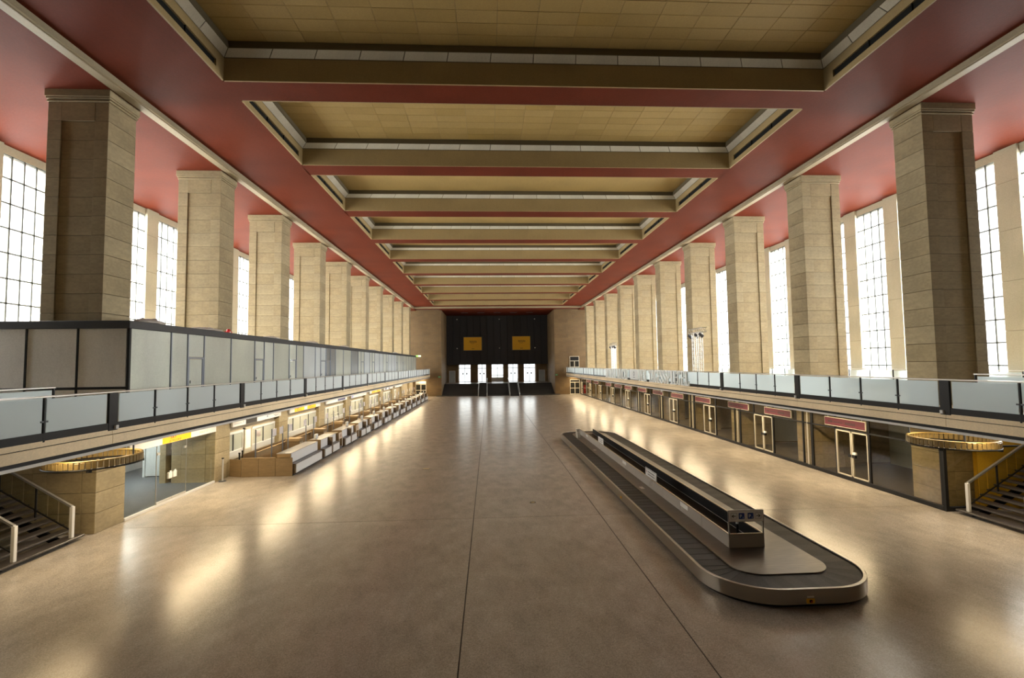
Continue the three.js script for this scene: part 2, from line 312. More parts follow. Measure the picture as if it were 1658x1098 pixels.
// columns built of stone courses
{
  const X0 = 13.585, X1 = 15.44, XA = 14.0, XB = 15.03, NC = 22, H = 13.53, ch = H / NC, j = 0.012, R = 0.045;
  const gHall = cb(0, XA - X0 - 0, 0, ch - j, -CD, 0, 0.006), gOuter = cb(0, X1 - XB, 0, ch - j, -CD, 0, 0.005);
  const gPanel = cb(0, XB - XA, 0, ch - j, -CD + R, -R, 0.005), gFull = cb(0, XB - XA - j, 0, ch - j, -CD, 0, 0.005);
  for (const s of [-1, 1]) for (let i = -2; i <= 9; i++) {
    const k = structure(grp('column'), 'tall square column clad in beige stone courses');
    k.position.set(0, 0, colZ(i));
    const put = (g, x0, w, y, lists) => {
      const x = s > 0 ? x0 : -x0 - w, v = Math.floor(rnd() * 4);
      if (lists) { const c = g.clone(); c.translate(x, y, 0); lists[v].push(c); } else { const m = obj('stone_block', g, stoneMats[v], k); m.position.set(x, y, 0); }
    };
    const lists = i >= 0 && i <= 4 ? null : [[], [], [], []];
    for (let n = 0; n < NC; n++) {
      const y = n * ch + j / 2, rec = n > 5 && n < NC - 1;
      put(gHall, X0, XA - X0, y, lists); put(rec ? gPanel : gFull, XA, XB - XA, y, lists); put(gOuter, XB, X1 - XB, y, lists);
    }
    if (lists) lists.forEach((l, v) => l.length && stuff(obj('stone_courses', l, stoneMats[v], k)));
    obj('mortar_core', bx(s * (X0 + 0.012), s * (X1 - 0.012), 0, H, -CD + R + 0.012, -R - 0.012), M.joint, k);
    obj('mortar_core', [bx(s * (X0 + 0.012), s * (XA - 0.012), 0, H, -CD + 0.012, -0.012), bx(s * (XB + 0.012), s * (X1 - 0.012), 0, H, -CD + 0.012, -0.012)], M.joint, k);
    const cap = (p, y0, y1) => cb(s * (X0 - p), s * (X1 + p), y0, y1, -CD - p, p, 0.012);
    obj('capital', [cap(0.035, H, H + 0.06), cap(0.012, H + 0.06, H + 0.085), cap(0.055, H + 0.085, H + 0.15), cap(0.074, H + 0.15, YA + 0.01)], M.stone, k);
  }
}

// window walls: piers of stone slabs, lintels, lower walls; windows with frosted panes
const WP = 2.89, winZ = (k) => -19.925 - WP * k, KW0 = -2, KW1 = 19, YW0 = 3.6, YW1 = 13.57;
{
  let wn = 0;
  for (const s of [-1, 1]) {
    const w = structure(grp(s < 0 ? 'wall_left' : 'wall_right'), 'outer wall of stone piers between tall windows');
    const zEndNear = winZ(KW0);
    const core = [];
    obj('lower_wall', bx(s * WX, s * (WX + 0.9), 0, YW0, ZE, ZN), M.wallBeige, w);
    obj('lintel', [bx(s * (WX + 0.12), s * (WX + 0.22), YW1, YA + 0.1, ZE, ZN), bx(s * (WX + 0.22), s * (WX + 0.9), 13.44, YA + 0.1, ZE, ZN)], M.pier, w);
    obj('solid_wall', [bx(s * WX, s * (WX + 0.9), YW0, YA + 0.1, zEndNear, ZN), bx(s * WX, s * (WX + 0.9), YW0, YA + 0.1, ZE, winZ(KW1) - WP / 2 - 0.42)], M.pier, w);
    const far = [];
    for (let k = KW0; k <= KW1 + 1; k++) {
      if (k === KW0) continue;
      const zc = winZ(k) + WP / 2, ys = [YW0, 4.1, 6.15, 8.25, 10.4, 12.45, YA + 0.05];
      for (let n = 0; n < 6; n++) {
        const g = cb(s * WX, s * (WX + 0.89), ys[n] + 0.005, ys[n + 1] - 0.005, zc - 0.45, zc + 0.45, 0.008);
        if (k >= -1 && k <= 5) obj('pier_slab', g, M.pier, w); else far.push(g);
      }
      core.push(bx(s * (WX + 0.01), s * (WX + 0.88), YW0, YA, zc - 0.41, zc + 0.41));
    }
    stuff(obj('pier_slabs', far, M.pier, w));
    obj('pier_core', core, M.joint, w);
    const sill = bx(s * (WX + 0.05), s * (WX + 0.9), YW0 - 0.02, YW0 + 0.04, winZ(KW1) - 1.1, winZ(KW0) + 1.1);
    obj('window_sill', sill, M.pier, w);
    // windows
    const gx = WX + 0.17, hw = WP / 2 - 0.42, pw = 2 * hw / 4;
    const rows = [YW0 + 0.04, 4.69, 5.68, 6.67, 7.66, 8.64, 9.65, 10.64, 11.63, 12.62, YW1];
    for (let k = KW0; k <= KW1; k++) {
      const g = structure(grp('window_' + (++wn)), 'tall window of frosted panes in a thin dark grid'), zc = winZ(k);
      g.position.set(s * gx, 0, zc);
      const bars = [];
      const half = k === KW0, cols = half ? 2 : 4, top = half ? 0 : hw;      // the first window is half as wide
      for (let n = 0; n <= cols; n++) { const z = -hw + pw * n, t = n === 0 || n === 4 ? 0.035 : 0.028; bars.push(bx(-0.03, 0.03, rows[0], YW1, z - t, z + t)); }
      for (let n = 0; n < rows.length; n++) { const t = n === 0 || n === rows.length - 1 ? 0.035 : 0.03; bars.push(bx(-0.03, 0.03, rows[n] - t, rows[n] + t, -hw, top)); }
      obj('glazing_bars', bars, M.mullion, g);
      const quad = (y0, y1, z0, z1) => { const p = new THREE.PlaneGeometry(z1 - z0, y1 - y0); p.rotateY(-s * HALF); p.translate(0, (y0 + y1) / 2, (z0 + z1) / 2); return p; };
      if (k >= -1 && k <= 4) for (let n = 0; n < rows.length - 1; n++) for (let m = 0; m < 4; m++) obj('pane', quad(rows[n], rows[n + 1], -hw + pw * m, -hw + pw * (m + 1)), M.windowGlass, g);
      else obj('pane', quad(rows[0], YW1, -hw, top), M.windowGlass, g);
      const l = new THREE.RectAreaLight(DAY, SKY, top + hw, 13.43 - YW0);
      l.position.set(s * (WX + 0.92), (13.43 + YW0) / 2, zc + (top - hw) / 2); l.lookAt(0, (13.43 + YW0) / 2, zc + (top - hw) / 2); scene.add(l);
    }
  }
}
// near end wall and gallery, behind the camera
{
  const w = structure(grp('wall_near'), 'plain wall behind the near gallery');
  obj('wall_face', bx(-WX - 1, WX + 1, 0, 14.3, ZN, ZN + 0.3), M.nearWall, w);
  const g = structure(grp('gallery'), 'gallery floor at the near end of the hall');
  obj('slab', bx(-BX, BX, 3.05, 3.45, -0.4, ZN), M.fascia, g);
}
// end wall with the deep portal
const NX = 9.25, ZB = -88;
{
  const w = structure(grp('wall_end'), 'far end wall of beige stone with a deep portal');
  const blocks = [[], []];
  for (const s of [-1, 1]) {
    let row = 0;
    for (let y = 0; y < 13.95; y += 0.62, row++) {
      const y1 = Math.min(y + 0.62, 14.0);
      for (let x = NX, n = 0; x < WX - 0.01; n++) {
        const x1 = Math.min(n === 0 && row % 2 ? x + 0.75 : x + 1.5, WX);
        blocks[rnd() < 0.5 ? 0 : 1].push(cb(s * (x + 0.006), s * (x1 - 0.006), y + 0.006, y1 - 0.006, ZE - 0.3, ZE, 0.006)); x = x1;
      }
      for (let z = ZE - 0.3, n = 0; z > ZB + 0.01; n++) { const za = Math.max(n === 0 && row % 2 ? z - 0.6 : z - 1.4, ZB); blocks[rnd() < 0.5 ? 0 : 1].push(cb(s * NX, s * (NX + 0.3), y + 0.006, y1 - 0.006, za + 0.006, z - 0.006, 0.006)); z = za; }
    }
    obj('wall_core', [bx(s * (NX + 0.01), s * (WX + 1), 0, 14.3, ZE - 0.5, ZE - 0.012), bx(s * (NX + 0.012), s * (NX + 0.4), 0, 14.3, ZB - 0.4, ZE - 0.2)], M.joint, w);
  }
  const dark = std({ color: C(0.166, 0.104, 0.042), map: shifted(texStone, 0.3, 0.6), bumpMap: bumpStone, bumpScale: 0.004, roughness: 0.75 });
  stuff(obj('stone_courses', blocks[0], M.endStone, w)); stuff(obj('stone_courses', blocks[1], dark, w));
  const pc = structure(grp('portal_ceiling'), 'dark red ceiling of the portal with recessed light boxes');
  obj('red_soffit', bx(-NX - 0.3, NX + 0.3, 14.0, 14.2, ZB, ZE + 0.0), M.red, pc);
  for (let n = 0; n < 5; n++) obj('light_box', bx(-6.3 + n * 2.82, -5.1 + n * 2.82, 13.97, 14.02, -81.5, -80.9), M.darkAlu, pc);
  // hanging dark panel wall
  const cw = structure(grp('panel_wall'), 'black hanging wall of tall vertical panels above the entrance');
  for (let n = 0; n < 15; n++) { const a = -NX + 2 * NX * n / 15, b = -NX + 2 * NX * (n + 1) / 15; obj('panel', cb(a + 0.02, b - 0.02, 5.02, 14.0, -86.2, -86, 0.015), M.curtain, cw); }
  obj('panel_frame', bx(-NX, NX, 5.1, 14, -86.4, -86.18), M.black, cw);
  for (const [x, y] of [[-7.3, 13.3], [0.4, 13.3], [6.9, 13.3], [-7.3, 8.0], [0.4, 8.0], [6.9, 8.0]]) obj('spotlight', cb(x - 0.1, x + 0.1, y - 0.08, y + 0.08, -86, -85.85, 0.02), M.alu, cw);
  // landing and stairs
  const st = structure(grp('entrance_stairs'), 'wide dark stairs up to the entrance landing');
  const steps = []; for (let n = 0; n < 12; n++) steps.push(bx(-NX, NX, n * 0.146, (n + 1) * 0.146 - 0.0, -82.2, -77.4 - n * 0.4));
  steps.push(bx(-NX - 0.75, NX + 0.75, 0, 0.1, -77.4, -76.4));
  stuff(obj('steps', steps, M.stageStep, st));
  obj('landing', bx(-NX, NX, 0, 1.752, -92, -82.2), std({ color: C(0.30, 0.25, 0.2), map: texFloor, roughness: 0.3 }), st);
  // door wall with five openings
  const dw = structure(grp('entrance_wall'), 'stone wall with five entrance openings');
  const op = [[-7.23, -4.9], [-3.73, -2.0], [-1.18, 1.19], [1.94, 3.94], [4.88, 7.2]];
  let x = -NX; const ws = [];
  for (const [a, b] of op) { ws.push(bx(x, a, 1.75, 5.3, -89.2, -88)); x = b; } ws.push(bx(x, NX, 1.75, 5.3, -89.2, -88), bx(-NX, NX, 5.2, 14.2, -89.2, -88));
  obj('wall_face', ws, M.endStone, dw);
  const linings = [];
  for (const [a, b] of op) linings.push(bx(a - 0.0, a + 0.06, 1.75, 5.2, -89.1, -87.96), bx(b - 0.06, b, 1.75, 5.2, -89.1, -87.96));
  obj('wood_lining', linings, M.wood, dw);
  for (const [a, b] of op) { const l = new THREE.RectAreaLight(C(0.93, 0.97, 1.0), SKY * 0.2, b - a, 3.3); l.position.set((a + b) / 2, 3.5, -91.8); l.lookAt((a + b) / 2, 3.5, 0); scene.add(l); }
  // porch sides so that the daylight comes through the doors only
  obj('porch', [bx(-NX, NX, 5.2, 5.4, -92, -89.2), bx(-NX - 0.2, -NX, 0, 5.4, -92, -88), bx(NX, NX + 0.2, 0, 5.4, -92, -88)], M.wallWhite, dw);
  // doors
  op.forEach(([a, b], n) => {
    const d = structure(grp('door_' + (n + 1)), 'glazed entrance door leaf bright with daylight');
    const fr = [], m = (a + b) / 2; for (const xx of [a + 0.09, m, b - 0.09]) fr.push(bx(xx - 0.045, xx + 0.045, 1.76, 5.18, -88.75, -88.65));
    for (const y of [1.82, 4.35, 5.14]) fr.push(bx(a + 0.06, b - 0.06, y - 0.05, y + 0.05, -88.75, -88.65)); if (n === 2) fr.push(bx(a + 0.06, b - 0.06, 2.95, 3.05, -88.75, -88.65), bx(a + 0.06, b - 0.06, 1.78, 2.6, -88.75, -88.65));
    obj('door_frame', fr, n === 2 ? std({ color: C(0.55, 0.6, 0.58), roughness: 0.5 }) : M.darkAlu, d);
    for (const [p, q] of [[a + 0.13, m - 0.05], [m + 0.05, b - 0.13]]) { const pl = obj('pane', plate(q - p, 3.2), M.clear, d); pl.position.set((p + q) / 2, 3.5, -88.7); }
    for (const sgn of [-1, 1]) if (n !== 2) obj('door_handle', cb(m + sgn * 0.35 - 0.12, m + sgn * 0.35 + 0.12, 3.2, 3.5, -88.64, -88.6, 0.02), M.black, d);
  });
}

// ------------------------------------------------------------------ balconies, fascia, railings
const RT = (n) => -12.56 - P * n;                          // thick railing posts
for (const s of [-1, 1]) {
  const k = structure(grp('balcony'), 'long balcony with a cream fascia on the side of the hall');
  const HX = 13.56, HO = 19.6, HZ0 = -12.25, HZ1 = -15.06, q = (a, b, z0, z1) => bx(s * a, s * b, 3.05, 3.45, z0, z1);
  obj('slab', [q(BX + 0.02, HX, ZE, ZN), q(HO, WX, ZE, ZN), q(HX, HO, ZE, HZ1), q(HX, HO, HZ0, ZN)], M.fascia, k);
  for (let n = -2; n <= 10; n++) {
    const z0 = Math.max(RT(n) - P + 0.004, ZE), z1 = RT(n) - 0.004;
    obj('fascia_panel', cb(s * (BX - 0.03), s * (BX + 0.03), 3.115, 3.345, z0, z1, 0.004), M.fascia, k);
    obj('fascia_panel', cb(s * (BX - 0.015), s * (BX + 0.03), 3.36, 3.5, z0, z1, 0.004), M.fascia, k);
  }
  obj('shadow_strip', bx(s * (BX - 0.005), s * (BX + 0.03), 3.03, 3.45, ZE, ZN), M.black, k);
  obj('soffit_edge', cb(s * (BX - 0.0), s * (BX + 0.22), 2.955, 3.03, ZE, ZN, 0.006), M.whiteTrim, k);
  obj('soffit_board', bx(s * (BX + 0.2), s * WX, 3.0, 3.05, ZE, HZ1), M.wallBeige, k);

  const r = thing('balcony_railing', s < 0 ? 'frosted glass railing along the balcony below the grey office partition' : 'frosted glass railing carrying big white letters along the balcony', 'railing', null, s * BX, 3.45, 0);
  const fill = [];
  for (let n = -1; n <= 10; n++) {
    const T = RT(n), posts = [T - 1.52, T - 2.98, T - 4.44];
    obj('wide_post', cb(-0.03, 0.03, 0.0, 0.97, T - 0.15, T + 0.15, 0.01), M.blackGloss, r);
    obj('floodlight', cb(-s * 0.05 - 0.035, -s * 0.05 + 0.035, 0.03, 0.13, T - 0.12, T - 0.02, 0.01), M.white, r);
    for (const z of posts) if (z > -76.9) { const p = obj('post', cb(-0.022, 0.022, 0.0, 0.97, z - 0.024, z + 0.024, 0.005), M.blackGloss, r); obj('bracket', cb(-0.02, 0.02, 0.42, 0.46, z - 0.09, z + 0.09, 0.004), M.darkAlu, p); }
    const ed = [T - 0.15, ...posts, T - P + 0.15];
    for (let m = 0; m < 4; m++) { const a = Math.max(ed[m + 1] + 0.05, -76.85), b = ed[m] - 0.05; if (b - a > 0.2) obj('glass_panel', cb(-0.008, 0.008, 0.2, 0.93, a, b, 0.003), M.railGlass, r); }
  }
  obj('kick_plate', cb(-0.02, 0.02, 0.03, 0.2, -76.9, RT(-1), 0.004), M.blackGloss, r);
  obj('cap_rail', cb(-0.05, 0.05, 0.955, 0.995, -76.9, RT(-1), 0.012), M.alu, r);
}
// rail at the foot of the right-hand windows and rails round the stair openings
function smallRail(label, x0, z0, x1, z1, n, y0 = 3.45, h = 1.08) {
  const r = thing('guard_railing', label, 'railing', null, x0, y0, z0), dx = x1 - x0, dz = z1 - z0, L = Math.hypot(dx, dz), a = Math.atan2(-dz, dx);
  const g = grp('rail_run', r); g.rotation.y = a;
  r.remove(g); r.rotation.y = a;
  for (let k = 0; k <= n; k++) obj('post', cb(L * k / n - 0.025, L * k / n + 0.025, 0, h - 0.03, -0.02, 0.02, 0.005), M.blackGloss, r);
  for (let k = 0; k < n; k++) obj('glass_panel', cb(L * k / n + 0.06, L * (k + 1) / n - 0.06, 0.14, h - 0.08, -0.008, 0.008, 0.003), M.railGlass, r);
  obj('cap_rail', cb(-0.04, L + 0.04, h - 0.03, h + 0.01, -0.035, 0.035, 0.01), M.alu, r);
  return r;
}
smallRail('glass guard railing along the foot of the tall windows', 20.15, -16.6, 20.15, -46, 19, 3.45, 1.04);
smallRail('short glass guard railing beside the stair opening near the office partition', -13.5, -10.4, -13.5, -13.6, 2);
smallRail('short glass guard railing beside the stair opening near the yellow wall', 13.5, -10.4, 13.5, -13.9, 2);

// lettering on the right railing
const font = await new FontLoader().loadAsync('fonts/droid/droid_serif_bold.typeface.json');
{
  const t = thing('sign_lettering', 'large white standing letters with an emblem board on the glass railing', 'lettering', null, BX - 0.12, 3.5, 0);
  const word = (str, z0, z1) => {
    const step = (z1 - z0) / str.length;
    [...str].forEach((ch, i) => {
      if (ch === ' ') return;
      const g = new TextGeometry(ch, { font, size: 1.0, depth: 0.08, curveSegments: 4, bevelEnabled: false });
      g.computeBoundingBox(); const b = g.boundingBox, w = b.max.x - b.min.x, h = b.max.y - b.min.y;
      g.translate(-b.min.x, -b.min.y, 0); g.scale(Math.min(0.92 * step / w, 1.1), 0.95 / h, 1); g.rotateY(-HALF);
      const m = obj('letter', g, M.letter, t); m.position.set(0, 0, z0 + step * i + 0.02);
    });
  };
  word('BERLINACH', -50.1, -42.2); word('DER TAGESSPIEGEL', -38.9, -29.0);
  obj('emblem_board', cb(0, 0.05, 0.05, 0.95, -41.5, -39.3, 0.01), M.letter, t);
  const em = printed(256, 128, (g, w, h) => { g.fillStyle = '#c9cccb'; g.fillRect(0, 0, w, h); g.strokeStyle = '#5c6068'; g.lineWidth = 7; g.beginPath(); g.arc(w / 2, h / 2 - 10, 24, 0, 7); g.stroke(); g.beginPath(); g.moveTo(w / 2, 18); g.lineTo(w / 2, 96); g.moveTo(w / 2 - 34, 104); g.lineTo(w / 2 + 34, 104); g.stroke(); });
  faceplate('emblem_print', 2.1, 0.84, em, t, -0.004, 0.5, -40.4, -HALF);
}
// lighting trusses on the right balcony
for (const [z, lab] of [[-30.62, 'nearer twin-legged silver lighting truss on the balcony'], [-51.7, 'farther twin-legged silver lighting truss on the balcony']]) {
  const t = thing('lighting_truss', lab, 'truss', 'lighting trusses', 12.3, 3.45, z);
  for (const d of [-0.33, 0.33]) {
    const parts = [], a = 0.14, H = 3.5;
    for (const u of [-a, a]) for (const v of [-a, a]) parts.push(cyl(u, 0, H, d + v, 0.025, 8));
    for (let y = 0; y < H - 0.2; y += 0.28) { for (const u of [-a, a]) parts.push(tube([[u, y, d - a], [u, y + 0.28, d + a]], 0.011, 5)); for (const v of [-a, a]) parts.push(tube([[-a, y + 0.28, d + v], [a, y, d + v]], 0.011, 5)); }
    parts.push(cb(-0.3, 0.3, 0, 0.02, d - 0.3, d + 0.3, 0.005));
    obj('truss_leg', parts, M.alu, t);
  }
  const bar = []; for (const y of [3.5, 3.78]) for (const u of [-0.14, 0.14]) bar.push(tube([[u, y, -1.05], [u, y, 1.05]], 0.025, 8));
  for (let n = 0; n < 7; n++) bar.push(tube([[-0.14, 3.5, -1.05 + n * 0.3], [-0.14, 3.78, -0.75 + n * 0.3]], 0.012, 5), tube([[0.14, 3.78, -1.05 + n * 0.3], [0.14, 3.5, -0.75 + n * 0.3]], 0.012, 5));
  obj('cross_bar', bar, M.alu, t);
  for (const d of [-0.85, 0.15, 0.8]) { const h = obj('lamp_head', [cyl(0, -0.16, 0.16, 0, 0.12, 12, 0.09)], M.darkAlu, t); h.position.set(-0.1, 3.3, d); h.rotation.z = 0.9; }
}
// soffit lights under the balconies
for (const s of [-1, 1]) for (let n = -1; n <= 9; n++) {
  const z = Math.max(colZ(n) - CD - (P - CD) / 2, ZE + 2.4), l = thing('soffit_light', 'long warm light strip under the ' + (s < 0 ? 'left' : 'right') + ' balcony, ' + ORD[n + 1] + ' from the stairs', 'light', 'soffit light strips', s * 12.3, 2.965, z);
  obj('housing', cb(-0.17, 0.17, 0, 0.03, -2.2, 2.2, 0.008), M.white, l);
  obj('light_diffuser', bx(-0.14, 0.14, -0.008, 0, -2.15, 2.15), std({ color: C(0.8, 0.75, 0.6), emissive: C(1, 0.8, 0.5), emissiveIntensity: 1.0 }), l);
  const a = new THREE.RectAreaLight(WARM, n < 0 ? SOFFIT * 0.6 : SOFFIT, 0.28, 4.3); a.position.set(s * 12.3, 2.945, z); a.rotation.x = -HALF; scene.add(a);
}
// small box lamps under the right balcony edge
for (const [z, lab] of [[-34.64, 'small white box lamp under the balcony edge, nearer one'], [-49.38, 'small white box lamp under the balcony edge, farther one']]) {
  const t = thing('box_lamp', lab, 'lamp', 'box lamps', 11.3, 2.955, z);
  obj('lamp_body', cb(-0.06, 0.06, -0.16, -0.02, -0.08, 0.08, 0.01), M.white, t); obj('hanger', bx(-0.015, 0.015, -0.02, 0.0, -0.015, 0.015), M.alu, t);
}

// ------------------------------------------------------------------ office partition on the left balcony
{
  const X = -12.6, Z0 = -15.02, Z1 = -72.0, Y0 = 3.45, YT = 6.26, YR = 6.5;
  const t = thing('office_partition', 'long grey glazed office partition with a black roof band on the balcony', 'partition', null, X, Y0, Z0);
  const L = (x, y, z) => [x - X, y - Y0, z - Z0];
  const B = (x0, x1, y0, y1, z0, z1, c = 0.01) => cb(x0 - X, x1 - X, y0 - Y0, y1 - Y0, z0 - Z0, z1 - Z0, c);
  obj('roof_band', [B(X - 0.12, X + 0.06, YT, YR, Z1, Z0 + 0.06), B(-WX + 0.05, X - 0.1, YT, YR, Z0 - 0.1, Z0 + 0.06)], M.kioskRoof, t);
  obj('roof', B(-13.5, X - 0.1, YR - 0.1, YR - 0.04, Z1, Z0 - 0.05), M.kioskRoof, t);
  const lines = [15.59, 17.57, 18.51, 19.54, 21.52, 23.64, 24.61, 25.65, 27.63, 28.64, 29.73, 31.69, 32.69, 33.75, 34.69, 35.81, 37.72, 39.81, 41.9, 42.84, 43.93, 45.9, 46.87, 47.9, 49.9, 51.6, 53.18, 54.1, 56.09, 57.8, 58.77, 59.8, 61.9, 63.0, 64.0, 66.0, 68.0, 70.0, 72.0, 74.5].map((z) => -z * 0.9651);
  const doors = new Set([2, 5, 8, 12, 13, 19, 22, 26, 30, 33]);
  const mats = [0, 0, 0, 1, 1, 0, 0, 1, 0, 1, 2, 2, 2, 3, 3, 1, 1, 3, 1, 1, 2, 0, 0, 2, 2, 0, 0, 2, 2, 2, 1, 1, 1, 1, 1, 1, 1, 1, 1].map((v) => [M.kioskA, M.kioskB, M.kioskC, M.kioskD][v]);
  for (let n = 0; n < lines.length; n++) {
    const z = lines[n]; if (z < Z1 + 0.05) break;
    obj('frame_post', B(X - 0.05, X + 0.03, Y0, YT, z - (n ? 0.028 : 0.05), z + (n ? 0.028 : 0.03), 0.006), n ? M.kioskFrame : M.black, t);
    const zb = Math.max(lines[n + 1] ?? Z1, Z1); if (z - zb < 0.3) continue;
    const a = zb + 0.03, b = z - 0.03;
    if (doors.has(n)) {
      const d = obj('door', B(X - 0.03, X, Y0 + 0.02, 5.34, a + 0.08, b - 0.08), mats[n], t);
      obj('door_frame', [B(X - 0.04, X + 0.02, Y0, 5.42, b - 0.07, b, 0.006), B(X - 0.04, X + 0.02, Y0, 5.42, a, a + 0.07, 0.006), B(X - 0.04, X + 0.025, 5.35, 5.42, a, b, 0.006)], M.kioskFrame, d);
      obj('door_handle', B(X, X + 0.06, 4.45, 4.55, b - 0.16, b - 0.12, 0.006), M.alu, d);
      obj('panel', B(X - 0.02, X, 5.43, YT, a, b, 0.004), mats[n], t);
    } else obj('panel', B(X - 0.02, X, Y0 + 0.04, YT, a, b, 0.004), mats[n], t);
  }
  obj('floor_rail', B(X - 0.04, X + 0.02, Y0, Y0 + 0.06, Z1, Z0, 0.006), M.kioskFrame, t);
  let x = X; const xs = [X - 0.04, -14.1, -15.6, -17.1, -18.6, -20.3];
  for (let n = 0; n < 5; n++) {
    obj('panel', B(xs[n + 1] + 0.03, xs[n] - 0.03, 4.46, YT, Z0 - 0.04, Z0, 0.006), M.kioskFront, t);
    obj('panel', B(xs[n + 1] + 0.03, xs[n] - 0.03, Y0 + 0.04, 4.40, Z0 - 0.04, Z0, 0.006), M.kioskFront, t);
    if (n) obj('frame_post', B(xs[n] - 0.03, xs[n] + 0.03, Y0, YT, Z0 - 0.06, Z0 + 0.02, 0.006), M.blackGloss, t);
  }
  obj('mid_rail', B(-20.3, X, 4.39, 4.47, Z0 - 0.05, Z0 + 0.02, 0.006), M.blackGloss, t);
  obj('end_wall', B(-13.5, X, Y0, YT, Z1 - 0.05, Z1), M.kioskB, t);
}
// loose foil and cable bundles lying on the partition roof
{
  const zs = [[-15.6, 1.1, 0.13, 'longest crumpled foil bundle on the partition roof at its near corner'], [-18.6, 1.7, 0.10, 'crumpled grey bundle on the partition roof next to the red alarm'], [-24.2, 1.3, 0.09, 'crumpled bundle on the partition roof by the second column'], [-29.6, 1.6, 0.1, 'crumpled bundle on the partition roof by the third column'], [-36.2, 1.7, 0.1, 'crumpled bundle on the partition roof by the fourth column'], [-45.0, 1.8, 0.1, 'crumpled bundle on the partition roof by the fifth column'], [-56, 2, 0.1, 'farthest crumpled bundle on the partition roof']];
  for (const [z, L, h, lab] of zs) {
    const g = new THREE.SphereGeometry(1, 28, 12), p = g.getAttribute('position'), ph = rnd() * 9;
    for (let i = 0; i < p.count; i++) {
      const a = p.getX(i), b = p.getY(i), c = p.getZ(i), w = 1 + 0.22 * Math.sin(c * 9 + ph) + 0.16 * Math.sin(a * 7 + c * 15) + 0.12 * Math.sin(c * 31 + b * 5);
      p.setXYZ(i, a * 0.22 * w, Math.max(0, b * h * w), c * L * 0.62 + 0.03 * Math.sin(a * 20));
    }
    g.computeVertexNormals();
    const m = tag(obj('foil_bundle', g, M.foil, scene), lab, 'bundle', 'bundles on the partition roof'); m.position.set(-12.7, 6.5, z - L * 0.4);
  }
  const a = thing('alarm_beacon', 'small red alarm beacon on the partition roof', 'beacon', null, -12.68, 6.5, -20.7);
  obj('base', cb(-0.08, 0.08, 0, 0.06, -0.16, 0.16, 0.01), M.redPaint, a); obj('beacon_dome', [cyl(0, 0.06, 0.16, 0, 0.09, 14, 0.06)], M.redPaint, a); obj('label', bx(0.08, 0.083, 0.01, 0.05, -0.05, 0.05), M.white, a);
  const e = thing('exit_sign', 'small glowing green and white exit sign at the far end of the partition', 'sign', null, -12.57, 6.3, -71.9);
  obj('sign_box', cb(-0.02, 0.75, 0, 0.26, -0.06, 0, 0.01), M.white, e);
  const ex = printed(128, 44, (g, w, h) => { g.fillStyle = '#7fbf4a'; g.fillRect(0, 0, 62, h); g.fillStyle = '#eef3e6'; g.fillRect(62, 0, w - 62, h); g.fillStyle = '#eef3e6'; g.fillRect(14, 18, 24, 8); g.beginPath(); g.moveTo(36, 10); g.lineTo(52, 22); g.lineTo(36, 34); g.fill(); });
  ex.emissive = C(0.7, 0.9, 0.5); ex.emissiveMap = ex.map; ex.emissiveIntensity = 0.8;
  faceplate('sign_face', 0.74, 0.24, ex, e, 0.36, 0.13, 0.004, 0);
  obj('bracket', bx(0.3, 0.34, 0.26, 0.32, -0.04, -0.02), M.alu, e);
}
